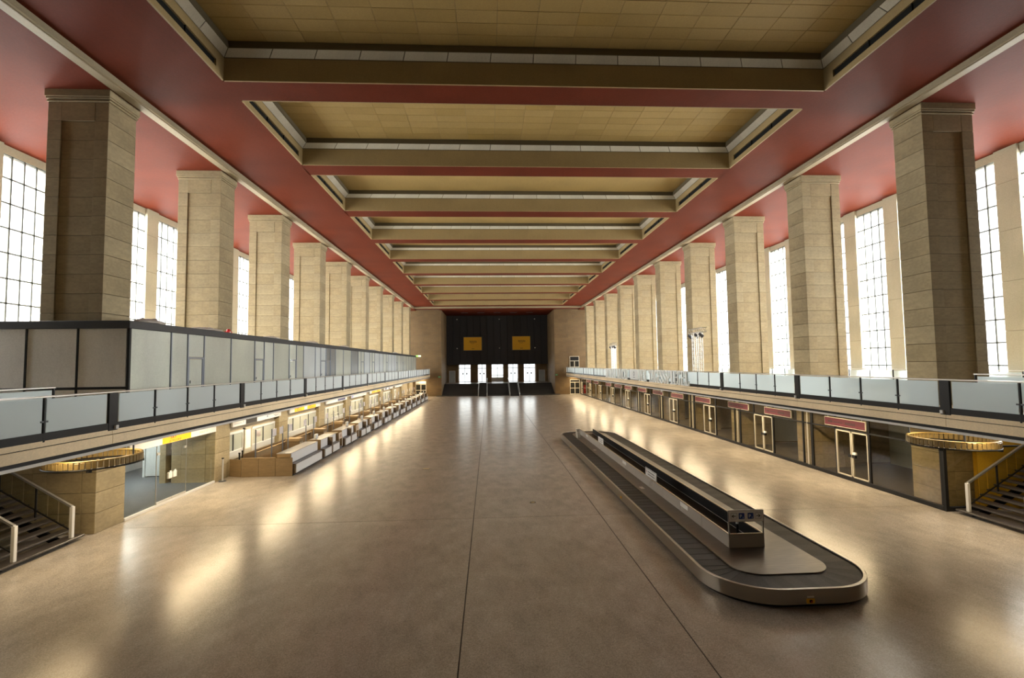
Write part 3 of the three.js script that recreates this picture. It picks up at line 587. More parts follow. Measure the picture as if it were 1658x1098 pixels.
// ------------------------------------------------------------------ stairs up to the balconies
for (const s of [-1, 1]) {
  const X0 = 13.66, zF = -14.85, zN = -10.6, run = 0.253, rise = 0.15, n = 23, t = thing('staircase', s < 0 ? 'dark stone staircase with glass railings beside the stone pillar' : 'dark stone staircase with glass railings in front of the yellow wall', 'staircase', null, s * X0, 0, zF);
  for (let i = 0; i < n; i++) {
    const a = i * run - (i ? 0.03 : 0.12), y = (i + 1) * rise;
    obj('tread', cb(s * a, s * ((i + 1) * run + 0.03), y - 0.055, y, 0, zN - zF, 0.012), M.stairStone, t);
  }
  obj('stringer', [0.35, 2.2, 3.9].map((z) => { const g = prismZ([[0.05, 0], [0.45, 0], [n * run, (n - 1) * rise - 0.25], [n * run, (n - 1) * rise + 0.05]].map(([x, y]) => [s * x, y]).slice()[s < 0 ? 'reverse' : 'slice'](), z, z + 0.08); return g; }), M.black, t);
  for (const [z, nm] of [[zF + 0.33, 0], [-12.85, 1]]) {
    const r = grp('railing', t), zz = z - zF, y = (x) => 0.15 + (x / run) * rise;
    obj('newel_post', cb(-0.045, 0.045, 0.14, 1.04, zz - 0.045, zz + 0.045, 0.008), M.whiteTrim, r);
    const sl = rise / run, len = 5.2, px = [1.02, 2.05, 3.08, 4.1, 5.13];
    for (const x of px) obj('post', bx(s * x - 0.02, s * x + 0.02, y(x) - 0.08, y(x) + 0.86, zz - 0.02, zz + 0.02), M.black, r);
    const strip = (x0, x1, o0, o1, th) => { const pr = [[s * x0, y(x0) + o0], [s * x1, y(x1) + o0], [s * x1, y(x1) + o1], [s * x0, y(x0) + o1]]; return prismZ(s < 0 ? pr.reverse() : pr, zz - th, zz + th); };
    obj('hand_rail', strip(0, len, 0.85, 0.91, 0.035), M.alu, r); obj('bottom_rail', strip(0, len, 0.18, 0.215, 0.015), M.black, r);
    const cuts = [0.05, ...px]; for (let m = 0; m < 5; m++) { const a = cuts[m] + 0.03, w = (cuts[m + 1] - cuts[m] - 0.06) / 3; for (let u = 0; u < 3; u++) obj('glass_panel', strip(a + u * w + 0.02, a + (u + 1) * w - 0.02, 0.22, 0.84, 0.006), M.stairGlass, r); }
  }
  // stone wall (left) or yellow wall (right) beside the stairs
  const w = structure(grp(s < 0 ? 'stair_wall' : 'stair_wall'), s < 0 ? 'stone wall beside the staircase' : 'yellow wall beside the staircase');
  if (s < 0) {
    const l = [[], [], [], []]; for (let c = 0; c < 5; c++) for (let m = 0; m < 4; m++) l[Math.floor(rnd() * 4)].push(cb(-15.44 - m * 1.24 - 1.236, -15.45 - m * 1.24, c * 0.615 + 0.003, (c + 1) * 0.615 - 0.003, -15.6, -15.24, 0.005));
    l.forEach((a, v) => { for (const g of a) obj('stone_block', g, stoneMats[v], w); }); obj('mortar_core', bx(-20.4, -15.44, 0, 3.07, -15.6, -15.26), M.joint, w);
  } else obj('wall_face', bx(14.62, 20.4, 0, 3.0, -15.2, -15.09), M.yellow, w);
}
// gold ring chandeliers under the balconies
for (const s of [-1, 1]) {
  const t = thing('ring_chandelier', s < 0 ? 'flat golden ring chandelier hanging by the stone pillar' : 'flat golden ring chandelier hanging in front of the yellow wall', 'chandelier', 'ring chandeliers', s * 12.55, 2.42, -13.85);
  const R = 1.06, n = 56;
  const ringG = (r0, r1, y0, y1) => new THREE.LatheGeometry([[r0, y0], [r1, y0], [r1, y1], [r0, y1], [r0, y0]].map(([a, b]) => new THREE.Vector2(a, b)), 64);
  obj('base_ring', ringG(R - 0.07, R + 0.03, -0.05, -0.01), M.black, t); obj('top_ring', ringG(R - 0.05, R + 0.01, 0.17, 0.2), M.ringCap, t);
  const bk = cb(-0.05, 0.05, -0.01, 0.17, -0.02, 0.02, 0.012);
  for (let i = 0; i < n; i++) { const a = i / n * Math.PI * 2, m = obj('glass_block', bk, M.ringGold, t); m.position.set(Math.cos(a) * R, (rnd() - 0.5) * 0.02, Math.sin(a) * R); m.rotation.y = HALF - a; }
  for (const [a, b] of [[0, 1], [2.09, 1], [4.19, 1]]) obj('hanging_rod', cyl(Math.cos(a) * (R - 0.03), 0.18, 0.55, Math.sin(a) * (R - 0.03), 0.022, 8), M.darkAlu, t);
  for (const a of [1.0, 2.6, 4.2, 5.6]) obj('spot', cyl(Math.cos(a) * (R - 0.02), -0.1, -0.05, Math.sin(a) * (R - 0.02), 0.06, 12), M.black, t);
}

// ------------------------------------------------------------------ right-hand shops
{
  const X = 13.44;
  const s = structure(grp('shop_interiors'), 'empty shop rooms behind the glass fronts');
  obj('carpet', bx(13.5, 17.8, 0, 0.012, ZE, -15.1), M.carpetDark, s);
  obj('back_wall', bx(17.7, 17.9, 0, 3.0, ZE, -15.1), M.wallGrey, s);
  for (let i = 1; i <= 9; i++) {
    obj('partition', bx(15.44, 17.75, 0, 3.0, colZ(i) - 0.65, colZ(i) - 0.5), i % 2 ? M.stone : M.wallGrey, s);
    obj('skirting', bx(15.44, 17.7, 0.012, 0.09, colZ(i) - 0.5, colZ(i) - 0.485), M.laminateDark, s);
  }
  const front = (i) => {
    const z0 = -15.09 - P * i, zN = Math.max(z0 - P, ZE + 0.05), t = thing('shopfront', 'glazed shopfront with cream-framed double doors on the right side, ' + ORD[i] + ' from the staircase', 'shopfront', 'right-hand shopfronts', X, 0, z0);
    const B = (y0, y1, za, zb, th = 0.035, c = 0.006, ox = 0) => cb(-th + ox, th + ox, y0, y1, zb - z0, za - z0, c);
    obj('base_rail', B(0, 0.15, z0, zN, 0.05), M.black, t);
    obj('transom', B(2.05, 2.105, z0, zN), M.black, t);
    obj('top_rail', B(2.92, 3.0, z0, zN), M.black, t);
    const da = z0 - 3.05, db = z0 - 4.76, ms = [[z0 - 0.04, 0.035, M.black], [da + 0.045, 0.05, M.black], [db - 0.035, 0.03, M.black], [z0 - 6.85 + P - 0.0, 0, null], [Math.max(z0 - 6.26, zN + 0.03), 0.03, M.black]];
    for (const [z, w, m] of ms) if (m && z > zN) obj('mullion', B(0.15, 2.92, z + w, z - w), m, t);
    if (i) { obj('mullion', B(0.15, 2.92, z0 - 0.58, z0 - 0.66), M.black, t); obj('mullion', B(0.15, 2.92, z0 - 0.27, z0 - 0.33), M.aluPaint, t); }
    const pane = (y0, y1, za, zb) => { if (za - zb < 0.05) return; const g = plate(za - zb, y1 - y0); g.rotateY(-HALF); const m = obj('pane', g, M.smoke, t); m.position.set(0, (y0 + y1) / 2, (za + zb) / 2 - z0); };
    pane(0.15, 2.05, z0 - 0.08, da + 0.09); pane(0.15, 2.05, db - 0.07, zN); pane(2.11, 2.92, z0 - 0.08, da + 0.09); pane(2.11, 2.92, da, db); pane(2.11, 2.92, db - 0.07, zN);
    const mid = (da + db) / 2;
    for (const [a, b, m] of [[da, mid + 0.012, 1], [mid - 0.012, db, 0]]) {
      const d = grp('door', t), w = 0.055;
      obj('door_frame', [B(0.16, 2.04, a, a - w), B(0.16, 2.04, b + w, b), B(0.16, 0.16 + w, a, b), B(2.04 - w, 2.04, a, b)], M.aluPaint, d);
      const g = plate(a - b - 2 * w, 1.78); g.rotateY(-HALF); const p = obj('door_pane', g, M.smoke, d); p.position.set(0, 1.1, (a + b) / 2 - z0);
      obj('lock_box', B(0.97, 1.1, m ? b + 0.17 : a - 0.005, m ? b + 0.005 : a - 0.17, 0.05), M.black, d);
      if (m === 1) obj('paper_notice', B(1.11, 1.2, b + 0.2, b + 0.04, 0.04, 0.001), M.paper, d);
    }
    return t;
  };
  for (let i = 0; i <= 9; i++) front(i);
  // glazed return beside the staircase
  const r = thing('glass_return', 'black-framed glass return at the corner of the shop row by the staircase', 'shopfront', null, X, 0, -15.035);
  obj('base_rail', cb(0, 1.17, 0, 0.15, -0.04, 0.04, 0.006), M.black, r); obj('transom', cb(0, 5.2, 2.05, 2.1, -0.03, 0.03, 0.006), M.black, r);
  obj('mullion', cb(-0.05, 0.06, 0, 3, -0.05, 0.045, 0.006), M.black, r); obj('mullion', cb(3.9, 3.97, 0.15, 3, -0.03, 0.03, 0.006), M.black, r);
  { const p = obj('pane', plate(1.1, 1.9), M.smoke, r); p.position.set(0.61, 1.1, 0); }
  // red shop signs
  const redSign = [0, 1, 2, 3].map((v) => printed(512, 84, (g, w, h) => {
    g.fillStyle = '#400516'; g.fillRect(0, 0, w, h); seed = 77 + v;
    const blur = (x, y, ww, hh, a, n) => { for (let k = 0; k < n; k++) { g.fillStyle = 'rgba(14,8,8,' + a + ')'; const bw = ww / n; g.fillRect(x + k * bw + 1, y + rnd() * 3, bw * 0.72, hh - rnd() * 4); } };
    blur(45, 30, 62, 24, 0.9, 5); blur(118, 36, 120, 15, 0.65, 13); blur(270, 28, 130, 34, 0.6, 10); g.fillStyle = 'rgba(110,20,30,0.25)'; g.fillRect(0, 60, w, 10);
  }, { roughness: 0.8 }));
  [[18.12, 20.41], [22.75, 25.01], [26.58, 28.9], [31.27, 33.56], [35.72, 38.06], [39.97, 42.43], [44.26, 46.78], [48.92, 51.4], [52.6, 55.5], [57.2, 59.9], [64, 66.7], [68.7, 71.6]].forEach(([a, b], i) => {
    const t = thing('shop_sign', 'long red shop sign with faded dark lettering, ' + ORD[i] + ' from the staircase', 'sign', 'red shop signs', X - 0.08, 2.17, -(a + b) / 2), L = b - a;
    obj('sign_box', cb(-0.02, 0.04, 0, 0.37, -L / 2, L / 2, 0.006), M.aluPaint, t);
    faceplate('sign_face', L - 0.05, 0.32, redSign[i % 4], t, -0.023, 0.185, 0, -HALF);
    for (const z of [-L / 2 + 0.2, L / 2 - 0.2]) obj('hanger', bx(-0.01, 0.01, 0.37, 0.8, z - 0.01, z + 0.01), M.alu, t);
  });
  const tr = thing('light_track', 'cream light track running above the red shop signs', 'track', null, 13.2, 2.66, -16);
  obj('rail', cb(-0.03, 0.03, 0, 0.05, -60, 0, 0.006), M.aluPaint, tr); obj('end_cap', cb(-0.035, 0.035, -0.005, 0.055, 0, 0.04, 0.006), M.black, tr);
  for (let n = 0; n < 10; n++) obj('hanger', bx(-0.01, 0.01, 0.05, 0.34, -1 - n * 6.2, -0.98 - n * 6.2), M.alu, tr);
}
// ------------------------------------------------------------------ left-hand side under the balcony
{
  const X = -13.6, ZA = colZ(0) - CD, ZBB = colZ(1);
  const s = structure(grp('shop_room'), 'empty airline office behind the clear glass front');
  obj('carpet', bx(-19.9, X, 0, 0.012, -27, ZA + 1.1), M.carpetBlue, s);
  obj('back_wall', bx(-20.0, -19.15, 0, 3, -27, ZA + 1.1), M.wallWhite, s);
  obj('end_wall', bx(-19.9, -15.9, 0, 3, -27.2, -27), M.wallWhite, s);
  obj('grey_partition', [cb(-17.45, -16.4, 0.05, 2.9, -22.95, -22.85, 0.01), cb(-17.55, -17.45, 0, 3, -23.0, -22.8, 0.01), cb(-16.4, -15.5, 0, 2.9, -23.3, -22.85, 0.01)], M.wallGrey, s);
  { const l = [[], [], [], []]; for (let c = 0; c < 5; c++) for (let m = 0; m < 2; m++) obj('stone_block', cb(-15.45 - (m + 1) * 0.0 - (m ? 0.0 : 0) - (m ? 0.5 : 0), -15.44 - (m ? 0.25 : 0), c * 0.6, c * 0.6 + 0.595, ZBB - 1.1, ZBB - 0.02, 0.005), stoneMats[(c + m) % 4], s); }
  const rl = new THREE.RectAreaLight(C(0.93, 1, 1), 11, 1.2, 3); rl.position.set(-17.4, 2.93, -20.5); rl.rotation.x = -HALF; scene.add(rl);
  const lamp = thing('ceiling_light', 'flat white ceiling light in the airline office', 'light', null, -17.4, 2.95, -20.5);
  obj('light_diffuser', bx(-0.6, 0.6, 0, 0.05, -1.5, 1.5), std({ color: C(0.8, 0.8, 0.8), emissive: C(1, 1, 1), emissiveIntensity: 1 }), lamp);
  const t = thing('office_front', 'clear glass airline office front with double doors between stone pillars', 'shopfront', null, X, 0, ZA);
  const zz = (v) => v - ZA;
  obj('base_rail', cb(-0.04, 0.04, 0, 0.09, zz(-21.5), 0, 0.006), M.whiteTrim, t);
  const pane = (y0, y1, za, zb, par = t, nm = 'pane') => { const g = plate(za - zb, y1 - y0); g.rotateY(HALF); const m = obj(nm, g, M.clear, par); m.position.set(0, (y0 + y1) / 2, zz((za + zb) / 2)); return m; };
  pane(0.09, 2.25, ZA - 0.02, -17.87); pane(0.09, 2.25, -19.55, -21.5); pane(1.93, 2.25, -17.88, -19.54);
  for (const [a, b, h] of [[-17.88, -18.70, -18.60], [-18.72, -19.54, -18.86]]) {
    const d = grp('door', t); pane(0.1, 1.92, a, b, d, 'door_pane');
    obj('patch_fitting', cb(-0.03, 0.03, 1.86, 1.95, zz(a > -18 ? a - 0.14 : b), zz(a > -18 ? a : b + 0.14), 0.005), M.alu, d); obj('bottom_rail', cb(-0.03, 0.03, 0.08, 0.17, zz(b), zz(a), 0.005), M.alu, d);
    obj('lock_plate', cb(-0.035, 0.035, 0.88, 1.1, zz(h - 0.1), zz(h + 0.1), 0.005), M.whiteTrim, d);
    obj('paper_notice', cb(0.03, 0.036, 1.11, 1.16, zz(h - 0.05), zz(h + 0.05), 0.001), M.paper, d);
  }
  obj('glass_joint', [-17.87, -19.55].map((z) => bx(-0.012, 0.012, 0.09, 2.25, zz(z) - 0.006, zz(z) + 0.006)), M.alu, t);
  // header signs of every bay
  const header = (z0, z1, label, draw, w = 1024) => {
    const L = z0 - z1, h = thing('header_sign', label, 'sign', 'header signs above the check-in bays', -13.5, 2.23, (z0 + z1) / 2);
    obj('sign_box', cb(-0.06, 0.03, 0, 0.72, -L / 2, L / 2, 0.008), M.whiteTrim, h);
    if (draw) faceplate('sign_print', L - 0.04, 0.24, printed(w, 64, (g, ww, hh) => { g.fillStyle = '#c2c0be'; g.fillRect(0, 0, ww, hh); draw(g, ww, hh, (z) => (z0 - z) / L * ww); }), h, 0.033, 0.13, 0, HALF);
    return h;
  };
  // print runs from the near end (larger z, left in the photograph) to the far end
  header(ZA, -21.36, 'white header sign with a yellow airline plate above the clear glass front', (g, w, h) => {
    g.save(); g.fillStyle = '#f0a000'; g.fillRect(w * 0.315, 0, w * 0.335, h); g.fillStyle = '#17143c'; g.font = 'bold italic 40px sans-serif'; g.fillText('SKY', w * 0.40, 26); g.fillText('✓', w * 0.535, 24); g.font = 'bold italic 25px sans-serif'; g.fillText('A I R L I N E', w * 0.39, 56);
    g.fillStyle = '#e0935a'; g.font = '26px sans-serif'; g.fillText('HERLIT 10', w * 0.76, 42); g.restore();
  });
  header(colZ(1) - CD, colZ(2) + 0.02, 'white header sign with a black panel above the first check-in bay', (g, w, h) => {
    g.fillStyle = '#6a6f8c'; for (let k = 0; k < 16; k++) g.fillRect(20 + k * 9, 26 + (k % 3), 6, 9); g.fillStyle = '#b05a6a'; g.beginPath(); g.moveTo(180, 18); g.lineTo(210, 28); g.lineTo(188, 34); g.fill();
    g.fillStyle = '#141210'; g.fillRect(w * 0.23, 0, w * 0.22, h); g.fillStyle = '#a9aeb8'; g.fillRect(w * 0.46, 4, w * 0.3, h - 8); g.fillStyle = '#5b627c'; g.fillRect(w * 0.66, 14, 26, 22); g.strokeStyle = '#30385c'; g.lineWidth = 6; g.beginPath(); g.moveTo(w * 0.82, 22); g.lineTo(w * 0.87, 44); g.lineTo(w * 0.93, 30); g.moveTo(w * 0.87, 12); g.lineTo(w * 0.87, 50); g.stroke();
  });
  const yel = (g, x0, x1, h) => { g.fillStyle = '#f0a000'; g.fillRect(x0, 0, x1 - x0, h); g.fillStyle = '#17143c'; g.font = 'bold italic 34px sans-serif'; g.fillText('SKY', x0 + (x1 - x0) * 0.22, 30); g.fillStyle = '#b4502c'; g.fillRect(x0 + (x1 - x0) * 0.22, 40, (x1 - x0) * 0.5, 9); };
  header(colZ(2) - CD, colZ(3) + 0.02, 'white header sign with two yellow plates above the second check-in bay', (g, w, h) => { yel(g, w * 0.13, w * 0.43, h); yel(g, w * 0.53, w * 0.83, h); });
  const blue = (g, w, h, a, b) => { g.fillStyle = '#262a5c'; g.fillRect(w * a, 10, w * (b - a), h - 20); g.fillStyle = '#c9ccd6'; for (let k = 0; k < 6; k++) g.fillRect(w * (a + (b - a) * (0.14 + k * 0.13)), 24, 8, 14); };
  header(colZ(3) - CD, colZ(4) + 0.02, 'white header sign with a dark blue plate above the third check-in bay', (g, w, h) => blue(g, w, h, 0.52, 0.9));
  header(colZ(4) - CD, colZ(5) + 0.02, 'white and blue-grey header sign above the fourth check-in bay', (g, w, h) => { g.fillStyle = '#8a92c4'; g.fillRect(w * 0.03, 6, w * 0.1, h - 12); g.fillStyle = '#7a7f92'; for (let k = 0; k < 14; k++) g.fillRect(w * 0.3 + k * 40, 24, 26, 16); });
  header(colZ(5) - CD, colZ(6) + 0.02, 'yellow header sign above the fifth check-in bay', (g, w, h) => { yel(g, w * 0.15, w * 0.5, h); yel(g, w * 0.52, w * 0.9, h); });
  header(colZ(6) - CD, colZ(7) + 0.02, 'white header sign with two blue squares above the sixth check-in bay', (g, w, h) => { blue(g, w, h, 0.15, 0.3); blue(g, w, h, 0.5, 0.62); });
  header(colZ(7) - CD, colZ(8) + 0.02, 'plain white header sign above the seventh check-in bay', (g, w, h) => { g.fillStyle = '#b58a86'; for (let k = 0; k < 8; k++) g.fillRect(w * 0.2 + k * 50, 24, 30, 14); });
  // wall behind the desks
  const bw = structure(grp('bay_wall'), 'cream wall behind the check-in desks');
  obj('wall_face', bx(-14.15, -13.85, 0, 3, ZE, colZ(1) - CD), M.wallBeige, bw);
  // counter windows behind the desks
  const win = (z0, z1, label, cuts, mats, apron = true) => {
    const t = thing('counter_window', label, 'window', 'counter windows behind the desks', -13.85, 0.68, z0), L = z1 - z0;
    obj('frame', [cb(0, 0.07, 1.14, 1.26, L, 0, 0.006), cb(0, 0.06, 0.3, 0.36, L, 0, 0.006), cb(0, 0.06, 0.3, 1.2, -0.06, 0, 0.006), cb(0, 0.06, 0.3, 1.2, L, L + 0.06, 0.006)], M.white, t);
    if (apron) obj('apron', cb(0, 0.05, -0.05, 0.3, L, 0, 0.006), M.apron, t);
    const e = [0, ...cuts.map((c) => c - z0), L];
    for (let k = 0; k + 1 < e.length; k++) { obj('blind', bx(0.0, 0.02, 0.36, 1.14, e[k + 1] + 0.03, e[k] - 0.03), M[mats[k % mats.length]], t); if (k) obj('mullion', cb(0, 0.06, 0.36, 1.14, e[k] - 0.025, e[k] + 0.025, 0.005), k % 2 ? M.darkAlu : M.alu, t); }
  };
  win(-22.7, -24.3, 'counter window with dark blinds next to the frosted door', [-23.4], ['blindDark']);
  win(-25.15, -27.75, 'cream counter window behind the first desks, right of the frosted door', [-26.4], ['blind']);
  win(-29.5, -34.15, 'cream counter window below the two yellow plates', [-30.3, -31.44, -32.81], ['blind']);
  win(-36.0, -40.63, 'cream counter window below the dark blue plate', [-36.7, -37.92, -39.09], ['blind']);
  win(-42.6, -46.9, 'cream counter window below the blue-grey header sign', [-44, -45.2, -46], ['blind']);
  win(-49.0, -53.4, 'cream counter window below the yellow header sign of the fifth bay', [-50.2, -51.4, -52.4], ['blind']);
  win(-55.4, -59.7, 'cream counter window below the two blue squares', [-56.6, -57.8, -58.8], ['blind']);
  win(-61.5, -62.9, 'narrow cream counter window in the seventh bay', [], ['blind']);
  const fd = thing('frosted_door', 'frosted glass door in a beige frame behind the first desks', 'door', null, -13.85, 0, -24.75);
  obj('door_frame', [cb(0, 0.09, 0, 2, 0.3, 0.38, 0.006), cb(0, 0.09, 0, 2, -0.38, -0.3, 0.006), cb(0, 0.09, 1.9, 2.0, -0.38, 0.38, 0.006), cb(0, 0.08, 0, 0.95, -0.3, 0.3, 0.006)], M.aluPaint, fd); obj('door_pane', cb(0.02, 0.05, 0.95, 1.9, -0.3, 0.3, 0.005), M.paper, fd);
}
// ------------------------------------------------------------------ check-in desks
{
  const XF = -10.5;
  const cs = (t, L, o) => {                                 // one desk block of length L towards -z, at its own origin
    obj('plinth', cb(-0.75, -0.12, 0, 0.09, -L, 0, 0.004), M.black, t);
    obj('body', [cb(-0.78, -0.03, 0.09, 0.53, -L, 0, 0.006), cb(-0.85, -0.27, 0.53, 0.98, -L, 0, 0.006)], M.laminateDark, t);
    obj('ledge', cb(-0.3, 0.0, 0.53, 0.55, -L, 0, 0.006), M.deskTop, t);
    obj('desk_top', cb(-0.9, -0.24, 0.98, 1.02, -L - 0.01, 0.01, 0.008), M.deskTop, t);
    for (const [a, b] of o) { obj('upper_panel', cb(-0.27, -0.225, 0.57, 1.0, -b, -a, 0.008), M.deskPanel, t); obj('lower_panel', cb(-0.03, 0.015, 0.11, 0.51, -b - 0.0, -a, 0.008), M.deskPanel, t); }
  };
  const c0 = thing('reception_counter', 'long white-fronted counter with brown end panels at the near end of the desks', 'counter', null, XF, 0, -22.5);
  cs(c0, 3.45, [[0.05, 3.4]]);
  const es = thing('end_screen', 'low screen of brown laminate panels closing the near end of the desks', 'screen', null, XF, 0, -22.44);
  for (let n = 0; n < 3; n++) obj('end_panel', cb(-0.12 - n * 0.765 - 0.757, -0.12 - n * 0.765, 0.0, 0.83, 0.0, 0.04, 0.006), M.laminate, es);
  obj('end_cap', cb(-0.85, -0.24, 0.83, 1.0, 0, 0.03, 0.006), M.laminateEdge, c0);
  obj('cap', cb(-2.42, -0.9, 0.83, 0.86, -0.03, 0.05, 0.008), M.laminateEdge, es);
  { const g = obj('angled_panel', cb(-0.66, 0, 0.0, 0.78, -0.02, 0.02, 0.006), M.laminate, es); g.position.set(-2.43, 0, 0.02); g.rotation.y = -0.35; }
  const NU = 12, zU = (n) => -26.3 - 3.68 * n;
  for (let n = 0; n < NU; n++) {
    const t = thing('check_in_desk', 'check-in desk with two pairs of white panels, ' + ORD[n] + ' from the long counter', 'desk', 'check-in desks', XF, 0, zU(n));
    cs(t, 2.75, [[0.1, 1.15], [1.42, 2.55]]);
    obj('side_panel', cb(-0.9, -0.2, 0.02, 1.05, 0, 0.03, 0.005), M.laminate, t); obj('side_panel', cb(-0.9, -0.2, 0.02, 1.05, -2.78, -2.75, 0.005), M.laminate, t);
    obj('divider', cb(-0.88, 0.0, 0.09, 1.0, -1.36, -1.24, 0.004), M.laminateDark, t);
    obj('end_shelf', cb(-0.95, -0.2, 1.0, 1.04, -2.95, -2.6, 0.006), M.laminateEdge, t);
    const c = tag(grp('ticket_cabinet', scene, -11.95, 0, zU(n) + 0.35), 'brown cabinet with a pale front standing behind the desks, ' + ORD[n] + ' from the long counter', 'cabinet', 'ticket cabinets');
    obj('body', cb(-0.45, 0.25, 0, 1.02, -0.45, 0, 0.01), M.laminateDark, c); obj('cabinet_top', cb(-0.48, 0.28, 1.02, 1.2, -0.47, 0.02, 0.02), M.laminate, c); obj('front_plate', cb(0.25, 0.29, 0.2, 1.0, -0.42, -0.03, 0.01), M.aluPaint, c);
    const mo = tag(grp('monitor', scene, -11.08, 1.02, zU(n) - (n ? 2.3 : 0.35)), 'small white monitor on the check-in desk, ' + ORD[n] + ' from the long counter', 'monitor', 'desk monitors');
    obj('stand', cb(-0.05, 0.05, 0, 0.05, -0.08, 0.08, 0.01), M.white, mo); obj('casing', cb(-0.06, 0.06, 0.05, 0.29, -0.16, 0.16, 0.02), M.white, mo);
    // luggage gate with a prohibition notice between the desks
    const g = tag(grp('luggage_gate', scene, -10.62, 0, zU(n) - 3.2), 'steel luggage gate between check-in desks, ' + ORD[n] + ' from the long counter', 'gate', 'luggage gates');
    obj('scale_bed', cb(-0.95, 0, 0, 0.12, -0.35, 0.35, 0.01), M.darkAlu, g); obj('scale_plate', cb(-0.93, -0.02, 0.12, 0.14, -0.33, 0.33, 0.005), M.steel, g);
    obj('gate_post', [cyl(0, 0.12, 0.75, -0.3, 0.02, 8), cyl(0, 0.12, 0.75, 0.3, 0.02, 8)], M.alu, g);
    if (n < 3) {
      obj('notice_board', cb(-0.02, 0.01, 0.62, 0.98, -0.22, 0.34, 0.005), M.signPink, g);
      const nm = printed(128, 80, (q, w, h) => { q.fillStyle = '#b9a48c'; q.fillRect(0, 0, w, h); q.strokeStyle = '#6b2f2c'; q.lineWidth = 6; q.beginPath(); q.arc(w / 2, h / 2, 22, 0, 7); q.stroke(); q.beginPath(); q.moveTo(w / 2 - 15, h / 2 - 15); q.lineTo(w / 2 + 15, h / 2 + 15); q.stroke(); q.fillStyle = '#2c2622'; q.fillRect(w / 2 - 9, h / 2 - 8, 18, 16); });
      faceplate('notice_print', 0.54, 0.34, nm, g, 0.013, 0.8, 0.06, HALF);
    } else obj('notice_board', cb(-0.02, 0.01, 0.66, 0.95, -0.2, 0.2, 0.005), M.laminate, g);
  }
  // baggage belt trough running behind the desks
  const tr = thing('baggage_trough', 'long brown baggage belt trough running behind the check-in desks', 'conveyor', null, -12.6, 0, -23.2);
  for (let n = 0; n < 13; n++) { obj('side_wall', cb(-0.04, 0, 0.0, 0.96, -3.6 * n - 3.59, -3.6 * n, 0.005), M.laminate, tr); obj('side_wall', cb(-0.66, -0.62, 0, 0.9, -3.6 * n - 3.59, -3.6 * n, 0.005), M.laminateDark, tr); }
  obj('belt', cb(-0.62, -0.04, 0.42, 0.46, -46.8, 0, 0.005), M.belt, tr); obj('cap', cb(-0.06, 0.02, 0.96, 0.99, -46.8, 0, 0.006), M.laminateEdge, tr);
  // sign posts
  const zp = [-21.15, -22.94, -24.12, -24.75, -27.1, -28.26, -30.67, -31.78, -34.1, -35.33, -37.9, -39.1, -41.6, -42.8, -45.2, -46.4, -48.9, -50.1, -52.6, -53.8, -56.2, -57.4, -60, -61.2, -63.6, -64.8];
  const side = [1, 1, -1, 1, -1, 1, -1, 0, -1, 1];
  const NTH = [...ORD, 'fifteenth', 'sixteenth', 'seventeenth', 'eighteenth', 'nineteenth', 'twentieth', 'twenty-first', 'twenty-second', 'twenty-third', 'twenty-fourth', 'twenty-fifth', 'twenty-sixth'];
  zp.forEach((z, n) => {
    const t = thing('sign_post', 'thin dark post with a small pale square sign among the desks, number ' + (n + 1) + ' from the stone pillar', 'sign post', 'desk sign posts', n ? -11.8 : -12.5, 0, n ? z : -22.85), sd = side[n % 10];
    t.userData.label = 'thin post ' + (sd ? 'with a pale square sign' : 'without a sign') + ' among the desks, ' + NTH[n] + ' from the stairs';
    obj('base', cyl(0, 0, 0.02, 0, 0.12, 14), M.darkAlu, t); obj('pole', cb(-0.02, 0.02, 0.02, 2.1, -0.03, 0.03, 0.005), M.kioskFrame, t);
    if (sd) obj('sign_plate', cb(0.02, 0.03, 1.74, 2.08, sd > 0 ? -0.42 : 0.03, sd > 0 ? -0.03 : 0.42, 0.003), M.signPink, t);
  });
  // stanchions at the near end
  for (const [x, z, lab] of [[-13.35, -21.7, 'chrome barrier post leaning by the stone pillar at the desks'], [-13.42, -23.5, 'black barrier post behind the brown end panels'], [-13.25, -22.9, 'short black barrier post by the counter window']]) {
    const t = thing('barrier_post', lab, 'post', null, x, 0, z); obj('base', cyl(0, 0, 0.03, 0, 0.15, 18), M.darkAlu, t); obj('pole', cyl(0, 0.03, 0.98, 0, 0.035, 12), lab.startsWith('chrome') ? M.alu : M.black, t); obj('head', cyl(0, 0.98, 1.03, 0, 0.045, 12), M.black, t);
  }
  // steel turnstile hoops further back
  const h = thing('hoop_rail', 'thin chrome hoop rail standing between the desks and the wall', 'rail', null, -13.55, 0, -37.4);
  obj('hoop', tube([[0, 0, 0.9], [0, 1.35, 0.9], [0, 1.35, -1.3], [0, 0, -1.3]], 0.025, 8), M.alu, h); obj('cross_rail', tube([[0, 0.9, 0.9], [0, 0.9, -1.3]], 0.02, 8), M.alu, h);
}

